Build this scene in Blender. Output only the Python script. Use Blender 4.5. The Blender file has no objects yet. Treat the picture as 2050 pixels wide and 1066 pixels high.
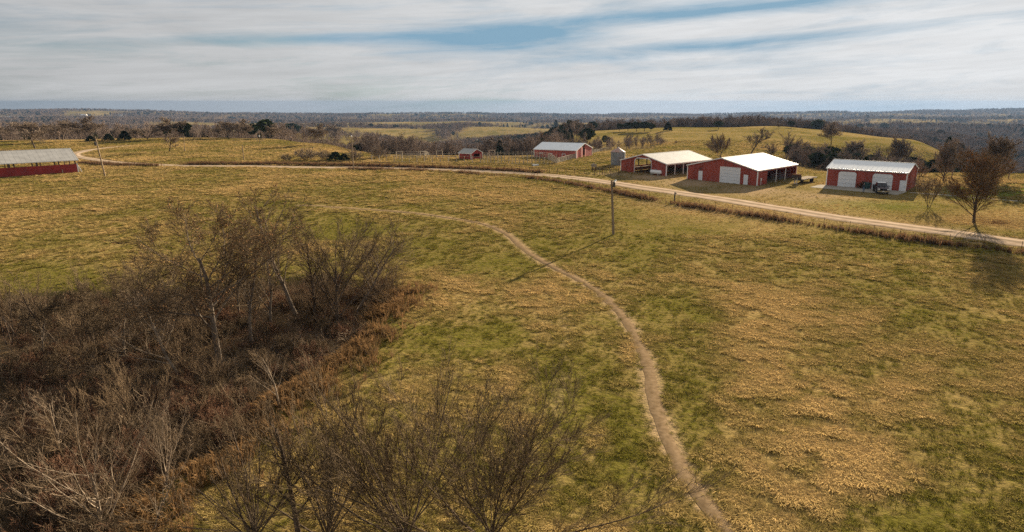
import bpy, math, random
import numpy as np
from mathutils import Vector, Matrix
sc = bpy.context.scene
COL = sc.collection
R = math.radians
# ------------------------------------------------------------------ camera
FPX, CAMH, YH, CX = 1230.0, 16.5, 205.0, 1125.0        # focal length in photo pixels, height, eye level row, principal column
PITCH = math.atan((533 - YH) / FPX)
cd = bpy.data.cameras.new('camera'); cam = bpy.data.objects.new('camera', cd); COL.objects.link(cam)
cd.sensor_width = 36; cd.lens = 36 * FPX / 2050; cd.shift_x = -(CX - 1025) / 2050
cd.clip_start = 0.5; cd.clip_end = 20000
cam.location = (0, 0, CAMH); cam.rotation_euler = (math.pi / 2 - PITCH, 0, 0)
sc.camera = cam
# ------------------------------------------------------------------ sky, sun, exposure
SUN_AZ, SUN_EL = R(28), R(15.5)                          # azimuth from +Y towards +X
SUNV = Vector((math.sin(SUN_AZ) * math.cos(SUN_EL), math.cos(SUN_AZ) * math.cos(SUN_EL), math.sin(SUN_EL)))
w = bpy.data.worlds.new('World'); sc.world = w; w.use_nodes = True
nt = w.node_tree; N, L = nt.nodes, nt.links; N.clear()
def nd(t, **k):
    n = N.new(t)
    for a, b in k.items(): setattr(n, a, b)
    return n
def mth(op, a, b=None, c=None):
    n = N.new('ShaderNodeMath'); n.operation = op
    for i, v in enumerate((a, b, c)):
        if v is None: continue
        if isinstance(v, (int, float)): n.inputs[i].default_value = v
        else: L.new(v, n.inputs[i])
    return n.outputs[0]
out = nd('ShaderNodeOutputWorld'); bg = nd('ShaderNodeBackground'); bg.inputs[1].default_value = 0.052
sky = nd('ShaderNodeTexSky'); sky.sky_type = 'NISHITA'; sky.sun_disc = False
sky.sun_elevation = SUN_EL; sky.sun_rotation = SUN_AZ; sky.air_density = 1.0; sky.dust_density = 1.2; sky.ozone_density = 1.5
tc = nd('ShaderNodeTexCoord'); sx = nd('ShaderNodeSeparateXYZ'); L.new(tc.outputs['Generated'], sx.inputs[0])
az = mth('ARCTAN2', sx.outputs[0], sx.outputs[1]); el = mth('ARCSINE', sx.outputs[2])
e2 = mth('SUBTRACT', el, mth('MULTIPLY', az, 0.055))
def skynoise(ka, ke, scale, detail, rough, seed, dist=0.0):
    cv = nd('ShaderNodeCombineXYZ'); L.new(mth('MULTIPLY', az, ka), cv.inputs[0]); L.new(mth('MULTIPLY', e2, ke), cv.inputs[1]); cv.inputs[2].default_value = seed
    n = nd('ShaderNodeTexNoise'); n.inputs['Scale'].default_value = scale; n.inputs['Detail'].default_value = detail
    n.inputs['Roughness'].default_value = rough; n.inputs['Distortion'].default_value = dist
    L.new(cv.outputs[0], n.inputs['Vector']); return n.outputs['Fac']
def blob(a0, e0, wa, we):
    u = mth('DIVIDE', mth('SUBTRACT', az, a0), wa); v = mth('DIVIDE', mth('SUBTRACT', e2, e0), we)
    return mth('EXPONENT', mth('MULTIPLY', mth('ADD', mth('MULTIPLY', u, u), mth('MULTIPLY', v, v)), -1.0))
n1 = skynoise(1.8, 8.0, 2.3, 9, 0.62, 3.7, 0.5); n2 = skynoise(1.5, 17.0, 2.2, 9, 0.66, 9.1, 0.7); n3 = skynoise(3.5, 36.0, 2.0, 8, 0.68, 1.3, 0.5)
gap = mth('ADD', mth('ADD', mth('MULTIPLY', blob(-0.08, 0.100, 0.15, 0.018), 0.95), mth('MULTIPLY', blob(0.22, 0.118, 0.24, 0.011), 0.85)), mth('ADD', mth('MULTIPLY', blob(-0.38, 0.108, 0.22, 0.009), 0.6), mth('MULTIPLY', blob(0.28, 0.068, 0.30, 0.010), 0.65)))
cover = mth('ADD', mth('ADD', 0.93, mth('MULTIPLY', mth('SUBTRACT', n2, 0.5), 1.5)), mth('MULTIPLY', mth('SUBTRACT', n1, 0.5), 0.8))
cover = mth('SUBTRACT', cover, mth('MULTIPLY', gap, mth('ADD', 0.55, n3)))
cl = nd('ShaderNodeClamp'); L.new(cover, cl.inputs[0]); cl.inputs[1].default_value = 0.12; cl.inputs[2].default_value = 0.97
dp = nd('ShaderNodeVectorMath', operation='DOT_PRODUCT'); L.new(tc.outputs['Generated'], dp.inputs[0]); dp.inputs[1].default_value = SUNV
cs = mth('MAXIMUM', dp.outputs['Value'], 0.0)
lum = mth('ADD', 2.40, mth('MULTIPLY', mth('POWER', cs, 3.0), 1.25))
n4 = skynoise(3.0, 85.0, 1.6, 4, 0.6, 5.5, 0.4)
lum = mth('MULTIPLY', lum, mth('ADD', mth('ADD', 0.57, mth('MULTIPLY', n4, 0.18)), mth('ADD', mth('MULTIPLY', n1, 0.34), mth('MULTIPLY', n3, 0.34))))
cc = nd('ShaderNodeCombineXYZ'); L.new(mth('MULTIPLY', lum, 0.985), cc.inputs[0]); L.new(mth('MULTIPLY', lum, 0.995), cc.inputs[1]); L.new(mth('MULTIPLY', lum, 1.005), cc.inputs[2])
skm = nd('ShaderNodeVectorMath', operation='MULTIPLY'); L.new(sky.outputs[0], skm.inputs[0]); skm.inputs[1].default_value = (0.17, 0.30, 0.44)
smn = nd('ShaderNodeVectorMath', operation='MINIMUM'); L.new(skm.outputs[0], smn.inputs[0]); smn.inputs[1].default_value = (0.85, 1.70, 2.40)
mx = nd('ShaderNodeMix', data_type='RGBA'); L.new(cl.outputs[0], mx.inputs[0]); L.new(smn.outputs[0], mx.inputs[6]); L.new(cc.outputs[0], mx.inputs[7])
L.new(mx.outputs[2], bg.inputs[0]); L.new(bg.outputs[0], out.inputs[0])
sl = bpy.data.lights.new('sun', 'SUN'); sl.energy = 5.0; sl.angle = R(0.5); sl.color = (1.0, 0.85, 0.64)
so = bpy.data.objects.new('sun', sl); COL.objects.link(so); so.rotation_euler = SUNV.to_track_quat('Z', 'Y').to_euler(); so.location = (40, 60, 60)
vs = sc.view_settings; vs.view_transform = 'Standard'; vs.look = 'None'; vs.exposure = 2.05; vs.gamma = 1; vs.use_curve_mapping = False
sc.cycles.use_denoising = False; sc.cycles.sample_clamp_indirect = 3; sc.cycles.volume_step_rate = 10; sc.cycles.volume_bounces = 0; sc.cycles.max_bounces = 5; sc.cycles.transparent_max_bounces = 4

# ------------------------------------------------------------------ helpers: tags, noise, meshes
def tag(o, label=None, cat=None, group=None, kind=None):
    if label: o['label'] = label
    if cat: o['category'] = cat
    if group: o['group'] = group
    if kind: o['kind'] = kind
    return o
def empty(name, loc, rz=0, label=None, cat=None, group=None):
    o = bpy.data.objects.new(name, None); COL.objects.link(o); o.location = loc; o.rotation_euler = (0, 0, rz)
    o.empty_display_size = 0.2
    return tag(o, label, cat, group)
def link(name, me, parent=None):
    o = bpy.data.objects.new(name, me); COL.objects.link(o)
    if parent: o.parent = parent
    return o
def hsh(ix, iy, s):
    n = (ix.astype(np.int64) * 374761393 + iy.astype(np.int64) * 668265263 + s * 1442695041) & 0x7fffffff
    n = ((n ^ (n >> 13)) * 1274126177) & 0x7fffffff
    return ((n ^ (n >> 16)) & 0xffff) / 65535.0
def vnoise(x, y, s=0):
    ix = np.floor(x); iy = np.floor(y); fx = x - ix; fy = y - iy
    fx = fx * fx * (3 - 2 * fx); fy = fy * fy * (3 - 2 * fy)
    a = hsh(ix, iy, s); b = hsh(ix + 1, iy, s); c = hsh(ix, iy + 1, s); d = hsh(ix + 1, iy + 1, s)
    return (a * (1 - fx) + b * fx) * (1 - fy) + (c * (1 - fx) + d * fx) * fy
def fbm(x, y, s=0, o=4):
    v = 0; a = 0.5; t = 0
    for k in range(o):
        v = v + a * vnoise(x * 2 ** k + 17.3 * k, y * 2 ** k - 9.1 * k, s + k); t += a; a *= 0.5
    return v / t
def sstep(a, b, x):
    t = np.clip((x - a) / (b - a), 0, 1); return t * t * (3 - 2 * t)
def npmesh(name, V, F, mat, smooth=False):
    """V (n,3); F (m,k) array with equal k"""
    V = np.asarray(V, np.float32); F = np.asarray(F, np.int32); k = F.shape[1]
    me = bpy.data.meshes.new(name); me.vertices.add(len(V)); me.vertices.foreach_set('co', V.ravel())
    me.loops.add(F.size); me.loops.foreach_set('vertex_index', F.ravel())
    me.polygons.add(len(F)); me.polygons.foreach_set('loop_start', np.arange(0, F.size, k, dtype=np.int32))
    me.polygons.foreach_set('loop_total', np.full(len(F), k, np.int32))
    if smooth: me.polygons.foreach_set('use_smooth', np.ones(len(F), bool))
    me.update(calc_edges=True); me.validate()
    if mat: me.materials.append(mat)
    return me
class MB:
    def __init__(s): s.v = []; s.f = []
    def add(s, V, F):
        b = len(s.v); s.v += [tuple(p) for p in V]; s.f += [tuple(i + b for i in q) for q in F]; return s
    def box(s, x0, x1, y0, y1, z0, z1):
        return s.hexa([(x0,y0,z0),(x1,y0,z0),(x1,y1,z0),(x0,y1,z0),(x0,y0,z1),(x1,y0,z1),(x1,y1,z1),(x0,y1,z1)])
    def hexa(s, p):
        return s.add(p, [(3,2,1,0),(4,5,6,7),(0,1,5,4),(1,2,6,5),(2,3,7,6),(3,0,4,7)])
    def tube(s, a, b, r0, r1=None, n=8):
        a = Vector(a); b = Vector(b); r1 = r0 if r1 is None else r1; d = (b - a).normalized()
        u = d.orthogonal().normalized(); v = d.cross(u); V = []
        for c, r in ((a, r0), (b, r1)):
            for i in range(n):
                t = 2 * math.pi * i / n; V.append(c + (u * math.cos(t) + v * math.sin(t)) * r)
        F = [(i, (i + 1) % n, n + (i + 1) % n, n + i) for i in range(n)] + [tuple(range(n))[::-1], tuple(range(n, 2 * n))]
        return s.add(V, F)
    def bar(s, a, b, w, h):
        a = Vector(a); b = Vector(b); d = (b - a).normalized(); up = Vector((0, 0, 1))
        if abs(d.z) > 0.95: up = Vector((0, 1, 0))
        x = d.cross(up).normalized() * w / 2; y = x.cross(d).normalized() * h / 2
        return s.hexa([a - x - y, a + x - y, b + x - y, b - x - y, a - x + y, a + x + y, b + x + y, b - x + y])
    def prism(s, poly, y0, y1, axis='y'):
        """poly in (x,z), extruded along y"""
        n = len(poly)
        if axis == 'y': V = [(x, y0, z) for x, z in poly] + [(x, y1, z) for x, z in poly]
        else: V = [(y0, x, z) for x, z in poly] + [(y1, x, z) for x, z in poly]
        return s.add(V, [tuple(range(n)), tuple(range(n, 2 * n))[::-1]] + [(i, i + n, (i + 1) % n + n, (i + 1) % n) for i in range(n)])
    def lathe(s, prof, n=20, c=(0, 0, 0)):
        V = []
        for r, z in prof:
            for i in range(n):
                t = 2 * math.pi * i / n; V.append((c[0] + r * math.cos(t), c[1] + r * math.sin(t), c[2] + z))
        F = []
        for k in range(len(prof) - 1):
            for i in range(n): F.append((k*n+i, k*n+(i+1)%n, (k+1)*n+(i+1)%n, (k+1)*n+i))
        F.append(tuple(range(n))[::-1]); F.append(tuple(range((len(prof)-1)*n, len(prof)*n)))
        return s.add(V, F)
    def mesh(s, name, mat, smooth=False):
        me = bpy.data.meshes.new(name); me.from_pydata([tuple(v) for v in s.v], [], s.f); me.update()
        import bmesh
        bm = bmesh.new(); bm.from_mesh(me); bmesh.ops.remove_doubles(bm, verts=bm.verts, dist=2e-4); bmesh.ops.recalc_face_normals(bm, faces=bm.faces); bm.to_mesh(me); bm.free()
        if smooth:
            me.polygons.foreach_set('use_smooth', np.ones(len(me.polygons), bool)); me.set_sharp_from_angle(angle=R(40))
        me.materials.append(mat); return me
    def build(s, name, mat, parent=None, smooth=False):
        return link(name, s.mesh(name, mat, smooth), parent)
def norm(v): return v / np.maximum(np.linalg.norm(v, axis=-1, keepdims=True), 1e-9)
def tubes(pts, r0, r1, S):
    """pts (N,K,3), radii at both ends (N,) -> verts, quads"""
    Nn, K, _ = pts.shape; t = norm(np.gradient(pts, axis=1)); ref = np.where(np.abs(t[..., 2:3]) > .9, np.array([1., 0, 0]), np.array([0, 0, 1.]))
    u = norm(np.cross(t, ref)); v = np.cross(t, u); a = np.arange(S) * 2 * math.pi / S
    rad = r0[:, None] + (r1 - r0)[:, None] * np.linspace(0, 1, K)[None, :] ** 0.8
    ring = pts[:, :, None, :] + rad[:, :, None, None] * (u[:, :, None, :] * np.cos(a)[None, None, :, None] + v[:, :, None, :] * np.sin(a)[None, None, :, None])
    n, k, s = np.meshgrid(np.arange(Nn), np.arange(K - 1), np.arange(S), indexing='ij'); b = n * K * S + k * S; s2 = (s + 1) % S
    return ring.reshape(-1, 3), np.stack([b + s, b + s2, b + S + s2, b + S + s], -1).reshape(-1, 4)
# ------------------------------------------------------------------ materials
def newmat(name):
    m = bpy.data.materials.new(name); m.use_nodes = True; return m, m.node_tree.nodes, m.node_tree.links, m.node_tree.nodes['Principled BSDF']
def P(name, col, rough=0.7, var=0.15, scale=3.0, metal=0.0, col2=None, bump=0.0, stretch=(1, 1, 1), rnd=0.0, thr=(0.35, 0.65), spec=None):
    spec = (0.0 if rough > .78 else 0.4) if spec is None else spec
    m, n, l, b = newmat(name)
    b.inputs['Roughness'].default_value = rough; b.inputs['Metallic'].default_value = metal; b.inputs['Specular IOR Level'].default_value = spec
    t = n.new('ShaderNodeTexCoord'); mp = n.new('ShaderNodeMapping'); mp.inputs['Scale'].default_value = stretch; l.new(t.outputs['Object'], mp.inputs[0])
    nz = n.new('ShaderNodeTexNoise'); nz.inputs['Scale'].default_value = scale; nz.inputs['Detail'].default_value = 6; nz.inputs['Roughness'].default_value = 0.65; l.new(mp.outputs[0], nz.inputs['Vector'])
    rp = n.new('ShaderNodeMapRange'); rp.inputs[1].default_value = thr[0]; rp.inputs[2].default_value = thr[1]; l.new(nz.outputs['Fac'], rp.inputs[0])
    c2 = col2 if col2 else tuple(c * (1 - var) for c in col); c1 = col if col2 else tuple(min(1, c * (1 + var)) for c in col)
    x = n.new('ShaderNodeMix'); x.data_type = 'RGBA'; x.inputs[6].default_value = (*c1, 1); x.inputs[7].default_value = (*c2, 1); l.new(rp.outputs[0], x.inputs[0])
    o = x.outputs[2]
    if rnd:
        oi = n.new('ShaderNodeObjectInfo'); mr = n.new('ShaderNodeMapRange'); mr.inputs[3].default_value = 1 - rnd; mr.inputs[4].default_value = 1 + rnd; l.new(oi.outputs['Random'], mr.inputs[0])
        vm = n.new('ShaderNodeVectorMath'); vm.operation = 'SCALE'; l.new(o, vm.inputs[0]); l.new(mr.outputs[0], vm.inputs['Scale']); o = vm.outputs[0]
    l.new(o, b.inputs['Base Color'])
    if bump:
        bp = n.new('ShaderNodeBump'); bp.inputs['Strength'].default_value = bump; bp.inputs['Distance'].default_value = 0.03; l.new(nz.outputs['Fac'], bp.inputs['Height']); l.new(bp.outputs[0], b.inputs['Normal'])
    return m
M = {}
M['red'] = P('red_siding', (0.30, 0.052, 0.032), 0.6, 0.32, 0.9, stretch=(1, 1, 0.22), thr=(.25, .75))
M['redfade'] = P('faded_red_siding', (0.40, 0.085, 0.06), 0.6, 0.25, 0.8)
M['redside'] = P('dark_red_siding', (0.30, 0.025, 0.020), 0.55, 0.25, 0.5, stretch=(1, 1, 0.3))
M['white'] = P('white_paint', (0.78, 0.77, 0.74), 0.5, 0.05, 1.0)
M['door'] = P('white_door_paint', (0.72, 0.73, 0.74), 0.5, 0.04, 1.0)
M['roofwhite'] = P('white_roof_metal', (0.37, 0.36, 0.335), 0.75, 0.10, spec=0.08, scale=0.5)
M['roofbright'] = P('bright_white_roof', (0.84, 0.84, 0.82), 0.7, 0.05, 0.5, spec=0.1)
M['roofgrey'] = P('grey_roof_metal', (0.27, 0.262, 0.248), 0.75, 0.14, 0.5, spec=0.08)
M['galv'] = P('galvanised_steel', (0.22, 0.235, 0.25), 0.5, 0.25, 1.5, metal=0.5, stretch=(1, 1, 0.3))
M['rustroof'] = P('rusty_roof_metal', (0.42, 0.17, 0.10), 0.65, col2=(0.36, 0.33, 0.30), scale=1.6)
M['wood'] = P('weathered_wood', (0.30, 0.25, 0.19), 0.85, 0.25, 4, stretch=(1, 1, 0.2))
M['paleboard'] = P('bleached_board', (0.36, 0.315, 0.25), 0.85, 0.25, 3)
M['pole'] = P('pole_wood', (0.24, 0.18, 0.12), 0.85, 0.25, 5, stretch=(1, 1, 0.1))
M['rustpipe'] = P('rusty_pipe', (0.10, 0.055, 0.035), 0.8, 0.3, 5)
M['darksteel'] = P('dark_steel', (0.05, 0.045, 0.04), 0.6, 0.3, 4)
M['conc'] = P('concrete', (0.31, 0.275, 0.225), 0.85, 0.15, 1.2, bump=0.1)
M['black'] = P('black_rubber', (0.015, 0.015, 0.015), 0.8, 0.1)
M['truck'] = P('dark_maroon_paint', (0.035, 0.012, 0.014), 0.25, 0.1)
M['glass'] = P('dark_glass', (0.02, 0.02, 0.025), 0.08, 0.1)
M['chrome'] = P('chrome', (0.6, 0.6, 0.6), 0.2, 0.05, metal=1.0)
M['lamp'] = P('lamp_lens', (0.75, 0.75, 0.72), 0.15, 0.05)
M['green'] = P('dark_green_plastic', (0.012, 0.05, 0.045), 0.5, 0.15)
M['bark'] = P('dark_bark', (0.085, 0.064, 0.048), 0.9, 0.35, 3, bump=0.3, stretch=(1, 1, 0.4))
M['barkpale'] = P('pale_bark', (0.22, 0.172, 0.125), 0.9, 0.35, 3, bump=0.3, stretch=(1, 1, 0.4))
M['barkmid'] = P('grey_bark', (0.15, 0.12, 0.092), 0.9, 0.35, 3, bump=0.3)
M['twig'] = P('twigs', (0.140, 0.098, 0.060), 0.9, 0.25, 1.5)
M['twigpale'] = P('pale_twigs', (0.19, 0.140, 0.095), 0.9, 0.25, 1.5)
M['midtwig'] = P('grey_brown_twigs', (0.19, 0.145, 0.108), 0.9, 0.2, 0.5)
M['twigdark'] = P('dark_twigs', (0.110, 0.080, 0.050), 0.9, 0.3, 1.5)
M['twigred'] = P('reddish_twigs', (0.135, 0.075, 0.047), 0.9, 0.25, 1.5)
M['fartwig'] = P('far_wood_twigs', (0.155, 0.118, 0.096), 0.9, 0.2, 0.3, rnd=0.4)
M['leafbrown'] = P('dead_brown_leaves', (0.24, 0.13, 0.06), 0.8, 0.4, 2.0)
M['leaforange'] = P('orange_leaves', (0.32, 0.13, 0.035), 0.8, 0.45, 2.0)
M['leafgreen'] = P('evergreen_leaves', (0.04, 0.055, 0.02), 0.9, 0.35, 2.0, rnd=0.3)
M['roofbrown'] = P('brown_shingles', (0.12, 0.10, 0.085), 0.85, 0.2, 2)
M['tan'] = P('tan_wall', (0.36, 0.24, 0.14), 0.8, 0.15, 1)
M['bare'] = P('trodden_earth', (0.125, 0.084, 0.045), 0.95, col2=(0.205, 0.142, 0.082), scale=2.6, bump=0.6)
M['gravel'] = P('pale_gravel', (0.37, 0.28, 0.20), 0.95, col2=(0.28, 0.205, 0.14), scale=0.55, bump=0.2)
def mix_rgb(n, l, fac, a, b):
    x = n.new('ShaderNodeMix'); x.data_type = 'RGBA'
    for s, v in ((x.inputs[0], fac), (x.inputs[6], a), (x.inputs[7], b)):
        if isinstance(v, tuple): s.default_value = (*v, 1)
        elif isinstance(v, float): s.default_value = v
        else: l.new(v, s)
    return x.outputs[2]
def ground_mat():
    m, n, l, b = newmat('pasture_ground'); b.inputs['Roughness'].default_value = 1.0; b.inputs['Specular IOR Level'].default_value = 0.0
    tcx = n.new('ShaderNodeTexCoord')
    def nz(s, d=5, st=(1, 1, 1)):
        mp = n.new('ShaderNodeMapping'); mp.inputs['Scale'].default_value = st; l.new(tcx.outputs['Object'], mp.inputs[0])
        q = n.new('ShaderNodeTexNoise'); q.inputs['Scale'].default_value = s; q.inputs['Detail'].default_value = d; q.inputs['Roughness'].default_value = 0.65; l.new(mp.outputs[0], q.inputs['Vector']); return q.outputs['Fac']
    def mr(v, a, c, x0=0.0, x1=1.0):
        q = n.new('ShaderNodeMapRange'); q.inputs[1].default_value = a; q.inputs[2].default_value = c; q.inputs[3].default_value = x0; q.inputs[4].default_value = x1; l.new(v, q.inputs[0]); return q.outputs[0]
    def at(name):
        q = n.new('ShaderNodeAttribute'); q.attribute_name = name; return q.outputs['Fac']
    def ad(a, c, op='ADD'):
        q = n.new('ShaderNodeMath'); q.operation = op
        for i, v in enumerate((a, c)):
            if isinstance(v, float): q.inputs[i].default_value = v
            else: l.new(v, q.inputs[i])
        return q.outputs[0]
    fine = nz(2.2, 8); mid = nz(0.5, 6); big = nz(0.035, 5)
    dry = ad(ad(at('dry'), mr(mid, 0.3, 0.7, -0.28, 0.28)), mr(fine, 0.3, 0.7, -0.25, 0.25)); cl = n.new('ShaderNodeClamp'); l.new(dry, cl.inputs[0])
    c = mix_rgb(n, l, cl.outputs[0], (0.095, 0.083, 0.016), (0.27, 0.185, 0.074))
    c = mix_rgb(n, l, mr(fine, 0.40, 0.70, 0.0, 0.6), c, (0.10, 0.075, 0.025))
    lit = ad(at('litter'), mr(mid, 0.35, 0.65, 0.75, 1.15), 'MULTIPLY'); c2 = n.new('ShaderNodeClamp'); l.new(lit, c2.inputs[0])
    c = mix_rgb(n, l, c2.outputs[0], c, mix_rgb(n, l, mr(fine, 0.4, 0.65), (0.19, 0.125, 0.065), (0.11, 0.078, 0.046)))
    gr = ad(at('dirt'), mr(fine, 0.3, 0.7, 0.7, 1.2), 'MULTIPLY'); c3 = n.new('ShaderNodeClamp'); l.new(gr, c3.inputs[0])
    c = mix_rgb(n, l, c3.outputs[0], c, mix_rgb(n, l, fine, (0.34, 0.235, 0.135), (0.24, 0.165, 0.10)))
    lw = n.new('ShaderNodeClamp'); l.new(at('lawn'), lw.inputs[0])
    c = mix_rgb(n, l, lw.outputs[0], c, mix_rgb(n, l, mid, (0.14, 0.17, 0.03), (0.09, 0.12, 0.022)))
    l.new(c, b.inputs['Base Color'])
    bp = n.new('ShaderNodeBump'); bp.inputs['Strength'].default_value = 0.7; bp.inputs['Distance'].default_value = 0.22; l.new(ad(nz(1.3, 6), fine), bp.inputs['Height']); l.new(bp.outputs[0], b.inputs['Normal'])
    return m
def tuft_mat(name, green, tan, tip):
    m, n, l, b = newmat(name); b.inputs['Roughness'].default_value = 1.0; b.inputs['Specular IOR Level'].default_value = 0.0
    a = n.new('ShaderNodeAttribute'); a.attribute_type = 'INSTANCER'; a.attribute_name = 'dry'
    oi = n.new('ShaderNodeObjectInfo'); mr = n.new('ShaderNodeMapRange'); mr.inputs[3].default_value = 0.8; mr.inputs[4].default_value = 1.2; l.new(oi.outputs['Random'], mr.inputs[0])
    c = mix_rgb(n, l, a.outputs['Fac'], green, tan)
    vm = n.new('ShaderNodeVectorMath'); vm.operation = 'SCALE'; l.new(c, vm.inputs[0]); l.new(mr.outputs[0], vm.inputs['Scale'])
    l.new(vm.outputs[0], b.inputs['Base Color'])
    tr = n.new('ShaderNodeBsdfTranslucent'); l.new(vm.outputs[0], tr.inputs[0]); mxs = n.new('ShaderNodeMixShader'); mxs.inputs[0].default_value = 0.35
    l.new(b.outputs[0], mxs.inputs[1]); l.new(tr.outputs[0], mxs.inputs[2]); l.new(mxs.outputs[0], n['Material Output'].inputs[0])
    return m
def rutted(m):
    n, l = m.node_tree.nodes, m.node_tree.links; b = n['Principled BSDF']; src = b.inputs['Base Color'].links[0].from_socket
    a = n.new('ShaderNodeAttribute'); a.attribute_name = 'across'; r_ = n.new('ShaderNodeValToRGB'); e = r_.color_ramp.elements
    e[0].position = 0; e[0].color = (.62, .64, .60, 1); e[1].position = 1; e[1].color = (.58, .58, .52, 1)
    for p_, c_ in ((.18, .72), (.38, 1.12), (.62, 1.10), (.82, .78)): q_ = e.new(p_); q_.color = (c_, c_, c_, 1)
    l.new(a.outputs['Fac'], r_.inputs[0]); v = n.new('ShaderNodeVectorMath'); v.operation = 'MULTIPLY'; l.new(src, v.inputs[0]); l.new(r_.outputs[0], v.inputs[1]); l.new(v.outputs[0], b.inputs['Base Color'])
rutted(M['gravel'])
M['ground'] = ground_mat()
M['tuft'] = tuft_mat('grass_blades', (0.135, 0.121, 0.021), (0.47, 0.32, 0.132), None)
M['sedge'] = tuft_mat('broom_sedge', (0.125, 0.080, 0.038), (0.21, 0.118, 0.052), None)
M['weed'] = tuft_mat('dead_weeds', (0.10, 0.065, 0.035), (0.16, 0.085, 0.045), None)

# ------------------------------------------------------------------ the lie of the land
DK = np.array([1,120,150,170,200,230,260,300,340,380,440,520,650,900,1150,1500,1950,2500,3300,4500,6500,12000.])
NEAR = {                                               # column -> heights at depths 1..650
 -700:[0,0,0,0,0,0,0,-1,-4,-8,-12,-16,-24], 0:[0,0,0,0,0,0,0,-1,-4,-8,-12,-16,-24], 200:[0,0,0,0,0,0,.1,-.2,-3,-7,-12,-16,-24],
 400:[0,0,0,0,0,0,.2,0,-3,-7,-12,-17,-24], 560:[0,0,0,0,0,0,.2,-.3,-3,-7,-13,-19,-26], 650:[0,0,0,0,0,.2,0,-5,-11,-17,-23,-28,-32],
 700:[0,0,0,0,0,-1,-4,-10,-16,-22,-28,-34,-36], 850:[0,0,0,0,0,-4,-10,-18,-25,-31,-37,-41,-43], 1000:[0,0,0,0,-.2,-4,-10,-18,-25,-30,-35,-40,-42],
 1130:[0,0,0,0,0,-2.5,-5,-5,-3,-1,-4,-12,-25], 1250:[0,0,0,0,0,-1,-3,-3,-1.8,-.5,-1.5,-8,-22], 1400:[0,0,0,0,0,0,-.8,-1,-.5,0,0,-7,-22],
 1560:[0,0,0,0,-2,-3,-2,0,1,1.6,1,-6,-22], 1700:[0,0,0,-3,-6,-6,-4,-2,-1,-1,-4,-12,-24], 1850:[0,0,0,-4,-9,-9,-6,-2.5,-2,-6,-14,-24,-34],
 1950:[0,0,0,-3,-10,-14,-14,-10,-16,-26,-34,-42,-50], 2050:[0,0,0,-4,-12,-20,-28,-36,-41,-45,-50,-55,-58], 2900:[0,0,0,-4,-12,-20,-28,-36,-41,-45,-50,-55,-58]}
RX = [-700,0,150,300,400,560,700,850,930,1000,1100,1200,1300,1450,1600,1700,1800,1900,1950,2050,2900]
RIDGE = [  # depth, tree allowance in pixels, crest rows at RX
 (900, 12, [250,250,256,258,256,252,254,284,278,270,262,258,257,256,253,256,258,262,270,276,276]),
 (1500, 8, [243,243,246,247,246,246,244,249,246,245,247,247,246,246,245,243,242,244,246,248,248]),
 (2500, 5, [235,235,233,236,239,239,237,237,236,238,238,238,238,238,236,233,232,233,233,232,232]),
 (4500, 2, [220,220,219,221,224,226,227,228,228,228,229,229,229,228,225,223,221,221,220,219,219])]
NPX, NLD = 360, 520
gpx = np.linspace(-700, 2900, NPX); gld = np.linspace(math.log(1), math.log(12000), NLD)
cols = sorted(NEAR)
tab = np.zeros((len(gpx), len(DK)))
nearz = np.array([NEAR[c] for c in cols], float)
for j in range(13): tab[:, j] = np.interp(gpx, cols, nearz[:, j])
for k, (d, tp, ys) in enumerate(RIDGE): tab[:, 13 + 2 * k] = CAMH - (np.interp(gpx, RX, ys) + tp - YH) / 1273 * d
tab[:, 14] = np.minimum(tab[:, 13], tab[:, 15]) - 22; tab[:, 16] = np.minimum(tab[:, 15], tab[:, 17]) - 24; tab[:, 18] = np.minimum(tab[:, 17], tab[:, 19]) - 30
tab[:, 20] = tab[:, 19] - 45; tab[:, 21] = tab[:, 19] - 120
tab[:, 12] = np.minimum(tab[:, 12], tab[:, 13] - 6)
ZG = np.array([np.interp(gld, np.log(DK), r) for r in tab])
def blur(a, ax, k):
    ker = np.hanning(2 * k + 3)[1:-1]; ker /= ker.sum()
    pad = [(0, 0), (0, 0)]; pad[ax] = (k, k); b = np.pad(a, pad, mode='edge')
    return np.apply_along_axis(lambda r: np.convolve(r, ker, 'valid'), ax, b)
ZG = blur(blur(ZG, 0, 4), 1, 4)
ROAD_PX = [(2300,520),(2050,488),(1880,464),(1700,440),(1550,416),(1400,392),(1310,379),(1225,367),(1100,352),(980,344),(850,339),(700,336),(550,334.5),(400,332.5),(300,330),(220,324.5),(165,316),(150,310),(165,304),(205,296.5),(260,291)]
TRAIL_PX = [(600,411),(640,412.5),(740,420),(850,430),(960,447),(1010,466),(1040,490),(1065,510),(1110,535),(1160,560),(1200,585),(1240,625),(1270,670),(1295,730),(1310,800),(1328,860),(1350,910),(1372,955),(1400,990),(1432,1030),(1465,1066),(1530,1140)]
FORK_PX = [(1085,560),(1112,590),(1126,620),(1133,660),(1130,720),(1115,800),(1095,860)]
def ray(px, py):
    cx = (px - CX) / FPX; cy = (533 - py) / FPX; c, s = math.cos(PITCH), math.sin(PITCH)
    return np.array([cx, c + cy * s, -s + cy * c])
def gp0(px, py, z=0.0):
    r = ray(px, py); t = (z - CAMH) / r[2]; return np.array([r[0] * t, r[1] * t])
def curve(pts, step):
    """Catmull-Rom through world points, resampled"""
    p = np.array(pts); p = np.vstack([2 * p[0] - p[1], p, 2 * p[-1] - p[-2]]); o = []
    for i in range(1, len(p) - 2):
        n = max(2, int(np.linalg.norm(p[i + 1] - p[i]) / step))
        for t in np.linspace(0, 1, n, endpoint=False):
            o.append(0.5 * (2 * p[i] + (p[i+1] - p[i-1]) * t + (2*p[i-1] - 5*p[i] + 4*p[i+1] - p[i+2]) * t*t + (3*p[i] - p[i-1] - 3*p[i+1] + p[i+2]) * t**3))
    o.append(p[-2]); return np.array(o)
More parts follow.
